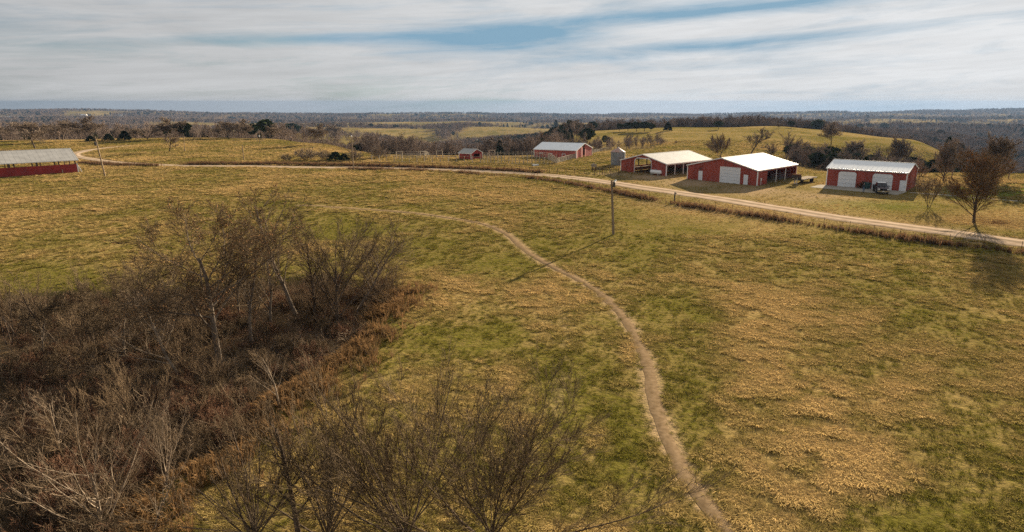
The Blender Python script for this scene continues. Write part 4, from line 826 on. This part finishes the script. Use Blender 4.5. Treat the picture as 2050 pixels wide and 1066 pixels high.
for k_, (bx_, by_, ty_, st_, w_, ln_, lb_) in enumerate(((505, 700, 462, 'tall', 100, .05, 'bare tree between the broad oak and the leaning tree'), (332, 705, 498, 'oak', 130, -.1, 'bare tree close left of the broad oak'), (545, 662, 452, 'tall', 90, .02, 'slim bare tree just left of the leaning tree'), (708, 640, 452, 'tall', 100, .1, 'bare tree just right of the dark upright-limbed tree'), (85, 722, 598, 'oak', 100, 0, 'low bare tree near the left picture edge in front'), (250, 722, 585, 'oak', 100, .05, 'low dark bare tree right of the dense small one'), (482, 640, 470, 'tall', 100, 0, 'bare tree at the back of the thicket behind the broad oak'))):
    T('bare_tree', lb_, bx_, by_, ty_, 24 + 100 * k_, st_, wpx=w_, lean=(ln_, 0), rmin=.009, thin=.8, twig='twigdark', bark='barkmid')
# --- bottom left, pale stems
T('pale_tree', 'pale grey forked tree at the bottom left corner', 205, 1085, 770, 31, 'vase', wpx=270, bark='barkpale', twig='twigpale', spread=1.15, thin=.62, rmin=.0045, r=.1)
T('pale_tree', 'pale grey tree leaning in from the lower left picture edge', 15, 1075, 830, 32, 'oak', wpx=220, bark='barkpale', twig='twigpale', lean=(-.2, 0), thin=.6, rmin=.0045)
T('pale_tree', 'thin twin-stemmed pale tree at the thicket rim left of the bottom trees', 332, 985, 800, 33, 'vase', wpx=130, bark='barkpale', twig='twigpale', thin=.5, rmin=.0045, r=.055)
T('pale_tree', 'small pale sapling behind the bottom left forked tree', 120, 930, 760, 34, 'tall', wpx=110, bark='barkpale', twig='twigpale', thin=.7, rmin=.0045)
T('slanting_tree', 'dark slanting stem leaning right at the bottom beside the orange edge', 292, 1075, 935, 35, 'tall', wpx=90, bark='barkmid', twig='twig', lean=(.28, 0), thin=.5, rmin=.0045)
# --- bottom centre, upswept twiggy crowns
for k_, (bx_, by_, ty_, st_, w_, ln_, th_, lb_) in enumerate((
 (815, 1098, 742, 'dome', 470, -.04, .85, 'dark upswept bare tree at bottom centre left of the broad one'), (985, 1108, 750, 'dome', 800, .10, 1.0, 'broad fine-twigged bare tree with domed crown at bottom centre'),
 (655, 1092, 785, 'dome', 300, 0, .7, 'bare upright tree at the bottom, left of the dark upswept one'), (600, 1096, 800, 'tall', 150, -.03, .8, 'thin upright bare stem close left of the upright bottom tree'), (512, 1092, 850, 'dome', 250, -.05, .6, 'slender bare tree between slanting stem and bottom centre trees'))):
    T('upswept_tree', lb_, bx_, by_, ty_, 41 + 10 * k_, st_, wpx=w_, lean=(ln_, 0), rmin=.006, thin=th_, twig='twigdark', r=.13)
# --- yard trees at right
T('pear_tree', 'round-crowned tree with orange leaves beside the road at right', 1950, 446, 300, 51, 'pear', wpx=88, leaves=(2600, .07, 'leaforange'), spread=.85, rmin=.011, r=.22, twig='twig', thin=1.2)
T('yard_shrub', 'upright multi-stemmed bare shrub on the lawn left of the orange-leaved tree', 1860, 417, 352, 52, 'multi', wpx=50, rmin=.009, spread=.75, bark='bark')
T('yard_shrub', 'pale tangled bare bush against the right end of the garage', 1846, 384, 352, 53, 'bush', wpx=48, rmin=.009, bark='barkmid', twig='twigpale', thin=.8)
q = g0 + YD * 7.5 + fo_ * .6; tree('brown_shrub', 'small brown shrub against the red wall between the garage doors', (q[0], q[1], h1(*q)), 54, 1.5, 'bush', rmin=.015, twig='twigred', cat='shrub')
# --- mid-distance trees share a few crowns
PROTO = {}
for nm, st_, sd, kw in (('oak0', 'oak', 61, dict(thin=1.0, rmin=.027)), ('oak1', 'oak', 62, dict(thin=1.0, rmin=.027, spread=1.1)), ('tall0', 'tall', 63, dict(thin=1.0, rmin=.027)), ('vase0', 'vase', 64, dict(thin=1.0, rmin=.027, spread=.9)), ('pear0', 'pear', 67, dict(thin=.9, rmin=.027)), ('vase1', 'multi', 65, dict(thin=1.0, rmin=.027, spread=.9)), ('bush0', 'bush', 66, dict(rmin=.03))):
    low, fine, tips = tree_geo(sd, 10.0, st_, **kw); PROTO[nm] = (npmesh('trunk', *low, M['bark'], True), npmesh('crown', *fine, M['midtwig']))
def conifer_geo(seed, h, wd, pine=False):
    rg = np.random.default_rng(seed); n = 520 if not pine else 420
    z = (rg.uniform(.06, 1, n) ** .9 if not pine else rg.uniform(.38, 1, n)) * h; t_ = z / h
    rad = wd * ((1 - t_) ** .75 + .06) if not pine else wd * np.clip(np.sin((t_ - .36) / .66 * math.pi), .12, 1) ** .7 * (.75 + .5 * vnoise(t_ * 5 + seed, t_ * 0 + 1.5))
    a = rg.uniform(0, 2 * math.pi, n); rr_ = rad * np.sqrt(rg.uniform(.15, 1, n)) * (.72 + .5 * vnoise(a * 1.3 + seed, t_ * 6)); c = np.stack([np.cos(a) * rr_, np.sin(a) * rr_, z], 1)
    # every sprig is a bent strip pair
    out_ = norm(np.stack([np.cos(a), np.sin(a), rg.uniform(-.1, .7, n)], 1)); sd_ = norm(np.cross(out_, rg.normal(0, 1, (n, 3)))); s = (wd * rg.uniform(.16, .34, n))[:, None]
    V = np.stack([c - sd_ * s * .7 - out_ * s * .3, c + sd_ * s * .7 - out_ * s * .3, c + sd_ * s * .25 + out_ * s, c - sd_ * s * .3 + out_ * s * .8], 1).reshape(-1, 3)
    return V, np.arange(4 * n).reshape(-1, 4)
for nm, wd, pn in (('cedar0', 2.6, False), ('cedar1', 3.4, False), ('pine0', 3.0, True), ('pine1', 4.2, True)):
    V_, F_ = conifer_geo(70 + len(nm) + pn + int(wd * 10), 10, wd, pn)
    tb = MB().tube((0, 0, -.4), (0, 0, 9 if pn else 8), .28, .06, 8).mesh('trunk', M['bark']); PROTO[nm] = (tb, npmesh('foliage', V_, F_, M['leafgreen']))
def MT(name, label, proto, bx, by, ty, wpx=None, group=None, rz=None):
    p = hit(bx, by)
    if p is None: return
    h = height_to(p, bx, ty); s = h / max(v.co.z for v in PROTO[proto][1].vertices)
    o = empty(name, p, (bx * 1.7) % 6.28 if rz is None else rz, label, 'tree', group); me = PROTO[proto]
    dim = max(np.ptp([v.co.x for v in me[1].vertices]), .1); sxy = s if wpx is None else (1.05 * wpx * p[1] / 1273) / dim
    for n_, m_ in zip(('trunk', 'crown'), me): q_ = link(n_, m_, o); q_.scale = (sxy, sxy, s)
for a in [
 ('oak_tree','wide bare oak just behind the left cattle shed','oak1',70,297,242,105), ('bare_tree','bare tree right of the oak behind the left shed','tall0',126,281,238,45), ('oak_tree','dense bare oak on the crest above the leaning pole','oak0',190,283,231,78),
 ('cedar_tree','small dark cedar left of the pole top on the crest','cedar1',182,283.5,272,22), ('cedar_tree','small dark cedar right of the pole top on the crest','cedar1',218,282,268,24), ('cedar_tree','larger rounded cedar further right on the left crest','cedar1',251,281,262,28),
 ('bare_tree','small bare tree standing forward of the left crest','tall0',339,305,264,34), ('oak_tree','bare oak on the crest behind the small forward tree','oak0',332,279,233,60), ('pine_tree','dark evergreen left of the far ranch house','pine1',368,278,243,38),
 ('oak_tree','dark bare oak right of the ranch house','oak1',458,278,241,46), ('oak_tree','bare oak left of the three poles','oak0',492,278,237,52), ('pine_tree','tall dark pine above the three poles','pine1',534,278,238,40), ('bare_tree','brown bare tree close right of the tall dark pine','oak0',556,280,246,36),
 ('pine_tree','flat-topped pine in the middle of the left treeline','pine1',585,281,246,44), ('bare_tree','bare tree right of the flat-topped pine','tall0',612,284,254,34), ('bare_tree','bare tree on the falling right end of the left treeline','oak0',648,291,246,42), ('bare_tree','last bare tree at the right end of the left treeline','oak1',672,294,248,44), ('pine_tree','small pine left in the far left treeline gap','pine0',567,280,256,26),
 ('bare_tree','bare oak at far left edge of the crest','oak0',-5,284,243,60), ('bare_tree','thin bare tree between the shed oak and the crest oak','tall0',100,281,250,34), ('bare_tree','bare tree on the crest left of the ranch house oak','tall0',295,280,250,40), ('bare_tree','bare tree on the crest between cedar and forward tree','oak1',272,280,256,36), ('bare_tree','bare tree close right of the ranch house','oak0',436,277,250,30),
 ('round_bush','large round bare bush on the slope above the road','bush0',615,322,293,72), ('round_bush','lower bare bush left of the large round bush','bush0',575,323,306,34), ('round_bush','bare bush touching the right side of the large round bush','bush0',650,322,297,40), ('cedar_tree','dark low cedar beside the large round bush','cedar1',672,322,304,36), ('cedar_tree','second dark low cedar right of the round bush','cedar1',690,322,307,24), ('round_bush','brown bush behind the slim road pole','bush0',712,322,296,46), ('round_bush','brown brush mound over the left corral end','bush0',760,318,288,60),
 ('bare_tree','bare tree behind the grey pole barn roof','vase0',1442,320,265,62), ('bare_tree','tall bare tree behind the white barn roof','tall0',1503,312,254,52), ('twiggy_tree','dense round bare tree right of the white barn roof','vase1',1577,318,261,66), ('oak_tree','bare oak alone on the right pasture ridge','oak0',1664,291,243,50),
 ('twiggy_tree','upright bare tree behind the left half of the garage roof','pear0',1706,330,278,56), ('twiggy_tree','bare tree low between the white barn and the garage','vase1',1635,334,290,54), ('twiggy_tree','tall upright bare tree behind the right half of the garage','pear0',1800,340,270,50), ('pear_tree','dark bare pear tree behind the garage end, left of the orange-leaved one','pear0',1887,364,276,52), ('twiggy_tree','dark brush tree at the right gable of the garage','vase1',1836,366,308,44), ('pear_tree','large dark bare tree behind the orange-leaved tree','pear0',1985,362,262,78), ('twiggy_tree','bare tree between white barn corner and round tree','vase1',1608,334,286,46), ('twiggy_tree','bare tree behind the middle of the garage roof','vase1',1755,336,290,50), ('bare_tree','low bare scrub left of the round bare tree','vase1',1545,320,284,40),
 ('pine_tree','leftmost small pine of the dark group on the right ridge','pine0',1240,263,247,14), ('pine_tree','second pine of the dark group on the right ridge','pine1',1257,263,245,26), ('pine_tree','broad middle pine of the dark group on the right ridge','pine1',1274,264,244,30), ('pine_tree','right middle pine of the dark group on the ridge','pine1',1290,264,243,28), ('pine_tree','rightmost pine of the dark group on the ridge','pine1',1303,264,247,22), ('cedar_tree','lone dark cedar right of the pine group','cedar1',1337,263,244,20), ('pine_tree','lone pine further right on the ridge skyline','pine1',1438,260,242,22), ('pine_tree','odd tufted pine on the ridge top','pine1',1584,257,242,16), ('bare_tree','small bare tree left of the tufted ridge pine','oak1',1558,258,246,20), ('pine_tree','pine on the ridge far behind the garage','pine0',1768,266,246,20), ('pine_tree','pine on the ridge left of the tall garage tree','pine0',1720,263,248,16), ('pine_tree','dark pine on the falling right ridge','pine0',1880,279,260,18), ('cedar_tree','cedar low on the falling right ridge','cedar0',1860,276,264,16),('pine_tree','small pine near the end of the falling right ridge','pine0',1903,286,271,14),
 ('bare_tree','tall thin bare tree left end of the right ridge','tall0',1148,266,237,20), ('bare_tree','second thin bare tree left end of the right ridge','tall0',1165,266,238,22), ('bare_tree','third thin bare tree left end of the right ridge','oak1',1182,265,246,20), ('cedar_tree','dark cedar in the hedgerow above the stock barn','cedar0',1113,268,240,14), ('round_bush','bare bush in the gully behind the grain bin','bush0',1325,289,274,30), ('round_bush','small dark bush at the end of the gully','bush0',1353,288,281,10), ('bare_tree','bare brush tree left of the gully bush','bush0',1195,298,283,36)]:
    MT(*a)
# ------------------------------------------------------------------ masses nobody could count: instanced
def scatter(name, label, pts, rotz, scl, attr, protos, pick_seed, mat_tilt=0.0):
    pc = bpy.data.collections.new(name + '_models')
    for i, me in enumerate(protos): pc.objects.link(bpy.data.objects.new('%s_model_%02d' % (name, i), me))
    me = bpy.data.meshes.new(name); me.vertices.add(len(pts)); me.vertices.foreach_set('co', np.asarray(pts, np.float32).ravel())
    for nm, ar in (('rz', rotz), ('sc', scl), ('dry', attr)):
        a = me.attributes.new(nm, 'FLOAT', 'POINT'); a.data.foreach_set('value', np.asarray(ar, np.float32))
    ob = tag(link(name, me), label, kind='stuff')
    ng = bpy.data.node_groups.new(name, 'GeometryNodeTree'); ng.interface.new_socket('Geometry', in_out='INPUT', socket_type='NodeSocketGeometry'); ng.interface.new_socket('Geometry', in_out='OUTPUT', socket_type='NodeSocketGeometry')
    n = ng.nodes; l = ng.links; gi = n.new('NodeGroupInput'); go = n.new('NodeGroupOutput'); ip = n.new('GeometryNodeInstanceOnPoints'); ci = n.new('GeometryNodeCollectionInfo')
    ci.inputs[0].default_value = pc; ci.inputs[1].default_value = True; ci.inputs[2].default_value = True; ip.inputs['Pick Instance'].default_value = True
    def na(nm): q = n.new('GeometryNodeInputNamedAttribute'); q.data_type = 'FLOAT'; q.inputs['Name'].default_value = nm; return q.outputs['Attribute']
    cx = n.new('ShaderNodeCombineXYZ'); l.new(na('rz'), cx.inputs[2]); l.new(cx.outputs[0], ip.inputs['Rotation']); l.new(na('sc'), ip.inputs['Scale'])
    ri = n.new('FunctionNodeRandomValue'); ri.data_type = 'INT'
    for s_ in ri.inputs:
        if s_.name == 'Max' and s_.type == 'INT': s_.default_value = len(protos) - 1
        if s_.name == 'Min' and s_.type == 'INT': s_.default_value = 0
        if s_.name == 'Seed': s_.default_value = pick_seed
    l.new([q for q in ri.outputs if q.type == 'INT'][0], ip.inputs['Instance Index'])
    l.new(gi.outputs[0], ip.inputs['Points']); l.new(ci.outputs[0], ip.inputs['Instance']); l.new(ip.outputs[0], go.inputs[0])
    ob.modifiers.new('scatter', 'NODES').node_group = ng; return ob
def tuft_mesh(seed, n, hgt, spread_, wdt, mat, droop=.5):
    rg = np.random.default_rng(seed); a = rg.uniform(0, 2 * math.pi, n); r0_ = rg.uniform(0, .35, n) * spread_; o_ = np.stack([np.cos(a), np.sin(a), np.zeros(n)], 1); sd_ = np.stack([-np.sin(a), np.cos(a), np.zeros(n)], 1)
    h_ = hgt * rg.uniform(.55, 1.1, n); l_ = spread_ * rg.uniform(.4, 1.0, n); up = np.array([0, 0, 1.])
    p0 = o_ * r0_[:, None] - up * .03; p1 = p0 + o_ * (l_ * .45)[:, None] + up * (h_ * .75)[:, None]; p2 = p0 + o_ * l_[:, None] + up * (h_ * (1 - droop * rg.uniform(0, .8, n)))[:, None]; w_ = wdt
    V = np.stack([p0 - sd_ * w_, p0 + sd_ * w_, p1 - sd_ * w_ * .8, p1 + sd_ * w_ * .8, p2 - sd_ * w_ * .25, p2 + sd_ * w_ * .25], 1).reshape(-1, 3); b = np.arange(n)[:, None] * 6
    F = np.vstack([b + np.array([[0, 1, 3, 2]]), b + np.array([[2, 3, 5, 4]])]); return npmesh('tuft', V, F, mat)
rg = np.random.default_rng(5)
def sample_field(n, d0, d1, power, u0=-1.12, u1=.95):
    """random ground points in the view; number per depth falls with depth"""
    q = rg.uniform(0, 1, n); e = 2 - power; D = (d0 ** e + q * (d1 ** e - d0 ** e)) ** (1 / e); u = rg.uniform(u0, u1, n); return D * u, D
footprints = [np.array([(27.9,137.2),(39.8,125.5),(52.4,138.3),(40.5,150)]), np.array([(14.6,153),(24.1,142.6),(37.1,154.4),(27.6,165)]), np.array([g0 + fo_*6.3 - YD*.3, g0 + XG*10.3 - YD*.3, g1 + XG*10.3 + YD*.3, g1 + fo_*5.3 + YD*1.6]), np.array([b0, b0 + np.array([-.714,.7])*17, b0 + np.array([-.714,.7])*17 + np.array([-.7,-.714])*36, b0 + np.array([-.7,-.714])*36]), np.array([(4.3,188),(9.6,199.9),(-3.4,205.6),(-8.7,193.8)])]
def clear(x, y, trail=.52, road=2.6):
    k = (pdist(x, y, ROAD, 2) > road) & (pdist(x, y, TRAIL, 2) > trail * rg.uniform(.5, 1.5, x.shape) * np.clip(y / 50, 1, 2.6))
    for f in footprints: k &= ~inpoly(x, y, f)
    return k & (np.hypot(x - 15.2, y - 168.6) > 2)
tufts = [tuft_mesh(100 + i, 30, .17, .32, .0085, M['tuft'], .6) for i in range(8)]
x, y = sample_field(420000, 14, 290, 1.35); k = clear(x, y) & (thick(x, y) < .5) & (forest(x, y) < .5); x, y = x[k], y[k]
D_ = y; gs = np.clip(D_ / 45, 1, 4) ** .6                       # clumps read coarser with distance
dr_, cc_, rr_ = covers(x, y); ck = fbm(x / 1.1, y / 1.1, 51, 2); c2_ = fbm(x / 3.1, y / 3.1, 54, 2); cl_ = sstep(.30, .66, .75 * ck + .25 * c2_ + .18 * (dr_ - .5))
mow = rect(cc_, 1240, 2300, 60) * rect(rr_, 345, 470, 8) * (pdist(x, y, ROAD, 2) < 1e8)
kk = rg.uniform(0, 1, len(x)) < (.22 + .78 * cl_) * (.45 + .6 * dr_) * (1 - .8 * yard(x, y)) * (1 - .3 * mow)
x, y, dr_, gs, cl_, mow = x[kk], y[kk], dr_[kk], gs[kk], cl_[kk], mow[kk]
sc_ = rg.uniform(.55, 1.3, len(x)) * (.5 + .45 * dr_ + .45 * cl_) * gs * (1 - .55 * mow)
scatter('pasture_grass', 'dry and green pasture grass tufts covering the field', np.stack([x, y, H(x, y)], 1), rg.uniform(0, 6.28, len(x)), sc_, np.clip(dr_ * 1.05 - .38 + .48 * (cl_ - .3) + rg.normal(0, .16, len(x)), 0, 1), tufts, 1)
# orange sedge along the thicket rim
s_ = rg.uniform(0, 1, 3800); seg = curve(EDW, .3); i_ = (s_ * (len(seg) - 1)).astype(int); x = seg[i_, 0] + rg.normal(0, 1.3, len(s_)); y = seg[i_, 1] + rg.normal(0, 1.3, len(s_)); D_ = y
kk = (y > 12) & (rg.uniform(0, 1, len(x)) < 1.6 * fbm(x / 3, y / 3, 88, 3) - .25) & (np.abs(thick(x, y) - .4) < .45); x, y = x[kk], y[kk]
scatter('sedge_border', 'orange brown sedge grass edging the thicket', np.stack([x, y, H(x, y)], 1), rg.uniform(0, 6.28, len(x)), rg.uniform(.6, 1.3, len(x)), rg.uniform(0, 1, len(x)), [tuft_mesh(130 + i, 18, .75, .4, .014, M['sedge'], .3) for i in range(4)], 2)
# dead weeds along the road fence and ditch
fl = curve([hit(*q)[:2] for q in [(700,340),(850,343),(985,352),(1100,362),(1200,381),(1300,400),(1400,417),(1500,432),(1600,448),(1700,463),(1800,478),(1900,491),(2120,514)]], .3)
i_ = rg.integers(0, len(fl), 4200); cl_ = .35 + .9 * fbm(i_ / 22.0, i_ * 0 + .5, 71, 3); x = fl[i_, 0] + rg.normal(0, .55, len(i_)); y = fl[i_, 1] + rg.normal(0, .7, len(i_)); kk = (rg.uniform(0, 1, len(i_)) < (cl_ - .45) * 1.8) & (pdist(x, y, ROAD, 2) > 2.4)
x, y, cl_ = x[kk], y[kk], cl_[kk]
weeds = [tuft_mesh(150 + i, 16, .95, .5, .02, M['weed'], .15) for i in range(4)]
scatter('roadside_weeds', 'dark dead weeds along the road fence', np.stack([x, y, H(x, y)], 1), rg.uniform(0, 6.28, len(x)), rg.uniform(.5, 1.1, len(x)) * cl_, rg.uniform(0, 1, len(x)), weeds, 3)
ul = curve([gp0(*q) for q in [(160,329),(260,334),(400,330.5),(560,331.5),(700,333.5),(830,337),(960,341),(1080,348)]], .3); i_ = rg.integers(0, len(ul), 3000); x = ul[i_, 0] + rg.normal(0, .9, len(i_)); y = ul[i_, 1] + rg.normal(0, .8, len(i_)) + 1.2; kk = (pdist(x, y, ROAD, 2) > 2.4); x, y = x[kk], y[kk]
scatter('roadside_weeds', 'dark dead weeds on the far bank of the road', np.stack([x, y, H(x, y)], 1), rg.uniform(0, 6.28, len(x)), rg.uniform(.5, 1.2, len(x)), rg.uniform(0, 1, len(x)), weeds, 4)
# thicket brush
brush = []
for i, (st_, tw, th_) in enumerate((('tangle', 'twigpale', 1), ('tangle', 'twigdark', 1), ('bush', 'twigdark', .9), ('bush', 'twigred', .9), ('tangle', 'twigred', 1), ('bush', 'twig', .8))):
    lo, fi, tp_ = tree_geo(200 + i, 2.2, st_, r=.06, rmin=.009, thin=th_); V_ = np.vstack([lo[0], fi[0]]); F_ = np.vstack([lo[1], fi[1] + len(lo[0])]); brush.append(npmesh('brush', V_, F_, M[tw]))
bx0, bx1 = THICK[:, 0].min(), THICK[:, 0].max(); x = rg.uniform(-48, bx1, 9000); y = rg.uniform(14, 60, 9000); kk = (thick(x, y) > .6) & (x > -y * .95 - 2); x, y = x[kk][:720], y[kk][:720]
nb = fbm(x / 5, y / 5, 81, 3)
scatter('thicket_brush', 'tangled grey and brown brush filling the thicket', np.stack([x, y, H(x, y)], 1), rg.uniform(0, 6.28, len(x)), (.28 + .8 * nb * rg.uniform(.6, 1.3, len(x))) * (1 - .3 * sstep(30, 40, y)), rg.uniform(0, 1, len(x)), brush, 6)
sap = []
for i in range(3):
    lo, fi, tp_ = tree_geo(230 + i, 4.0, 'multi', r=.06, rmin=.0045, thin=.8); sap.append(npmesh('sapling', np.vstack([lo[0], fi[0]]), np.vstack([lo[1], fi[1] + len(lo[0])]), M['twigdark' if i == 1 else 'twig']))
x = rg.uniform(-48, bx1, 3000); y = rg.uniform(24, 58, 3000); kk = (thick(x, y) > .3) & (x > -y * .95 - 2); x, y = x[kk][:25], y[kk][:25]
scatter('thicket_saplings', 'fine-twigged grey saplings crowding the back of the thicket', np.stack([x, y, H(x, y)], 1), rg.uniform(0, 6.28, len(x)), rg.uniform(.55, 1.15, len(x)), rg.uniform(0, 1, len(x)), sap, 12)
lv, lf = leaf_geo(rg, np.zeros((1, 2, 3)), 14, .06); lv = lv * np.array([1, 1, .25]) + np.repeat(rg.normal(0, .3, (14, 3)) * np.array([1, 1, .1]), 4, 0)
q_ = gp0(1950, 446); a_ = rg.uniform(0, 6.28, 2600); r_ = np.abs(rg.normal(0, 6.5, 2600)); x = q_[0] + 3 + np.cos(a_) * r_ * 1.3; y = q_[1] + np.sin(a_) * r_; kk = pdist(x, y, ROAD, 2) > 2.6; x, y = x[kk], y[kk]
scatter('fallen_leaves', 'fallen orange leaves on the grass below the roadside tree', np.stack([x, y, H(x, y) + .06], 1), rg.uniform(0, 6.28, len(x)), rg.uniform(.5, 1.0, len(x)), rg.uniform(0, 1, len(x)), [npmesh('leaf', lv, lf, M['leafbrown'])], 17)
x = rg.uniform(-48, bx1, 30000); y = rg.uniform(14, 60, 30000); kk = (thick(x, y) > .3); x, y = x[kk][:8000], y[kk][:8000]
scatter('leaf_litter', 'fallen brown leaves under the thicket', np.stack([x, y, H(x, y) + .04], 1), rg.uniform(0, 6.28, len(x)), rg.uniform(.6, 1.3, len(x)), rg.uniform(0, 1, len(x)), [npmesh('litter', lv, lf, M['leafbrown'])], 7)
# woods
farm = []
for i in range(6):
    lo, fi, tp_ = tree_geo(300 + i, 10, 'far', rmin=.035, r=.16, spread=1.0 + .05 * i, thin=1.0); farm.append(npmesh('bare_crown', np.vstack([lo[0], fi[0]]), np.vstack([lo[1], fi[1] + len(lo[0])]), M['fartwig']))
fx, fy = [], []; fs = []
for n, d0, d1, pw, s0 in ((60000, 165, 480, 1.0, .85), (60000, 480, 1000, 1.0, 1.0), (70000, 1000, 2600, 1.0, 1.25), (55000, 2600, 5200, 1.0, 1.8)):
    x, y = sample_field(n, d0, d1, pw); f = forest(x, y); kk = rg.uniform(0, 1, n) < f * (1.0 if d0 > 400 else (.55 if d0 < 480 else 1)); x, y = x[kk], y[kk]
    if d0 < 480: kk = rg.uniform(0, 1, len(x)) < .42 + .3 * rect(CX + 1273 * x / y, 1540, 1930, 10); x, y = x[kk], y[kk]
    fx.append(x); fy.append(y); fs.append(np.full(len(x), s0))
x = np.concatenate(fx); y = np.concatenate(fy); s0 = np.concatenate(fs); px_, D_ = pxd(x, y)
low_ = 1 - .28 * rect(px_, 1560, 1925, 10) * (D_ < 250) - .35 * rect(px_, 1125, 1340, 10) * (D_ < 290)
ev = rg.uniform(0, 1, len(x)) < np.clip(.03 + .5 * sstep(.55, .75, fbm(x / 120, y / 120, 91, 3)), 0, .6) * (1 + 1.0 * rect(px_, 760, 960, 30) * (D_ < 520)); sz = s0 * rg.uniform(.65, 1.2, len(x)) * low_
Z_ = H(x, y) - .2
scatter('far_woods', 'grey brown leafless woods on the far hills and valley sides', np.stack([x, y, Z_], 1)[~ev], rg.uniform(0, 6.28, (~ev).sum()), sz[~ev], rg.uniform(0, 1, (~ev).sum()), farm, 8)
scatter('far_evergreens', 'dark evergreens scattered through the far woods', np.stack([x, y, Z_], 1)[ev], rg.uniform(0, 6.28, ev.sum()), sz[ev] * .85, rg.uniform(0, 1, ev.sum()), [PROTO[k][1] for k in ('cedar0', 'pine0', 'pine1')], 9)
# ------------------------------------------------------------------ haze
hz = MB(); hz.box(-9800, 9800, -600, 11200, -420, 32); hm = bpy.data.materials.new('haze'); hm.use_nodes = True; n = hm.node_tree.nodes; n.clear()
ho = n.new('ShaderNodeOutputMaterial'); pv = n.new('ShaderNodeVolumePrincipled'); pv.inputs['Color'].default_value = (.105, .16, .26, 1); pv.inputs['Density'].default_value = 8e-5; pv.inputs['Anisotropy'].default_value = 0.3; hm.node_tree.links.new(pv.outputs[0], ho.inputs['Volume'])
tag(hz.build('haze', hm), 'thin blue haze over the far hills', kind='stuff')
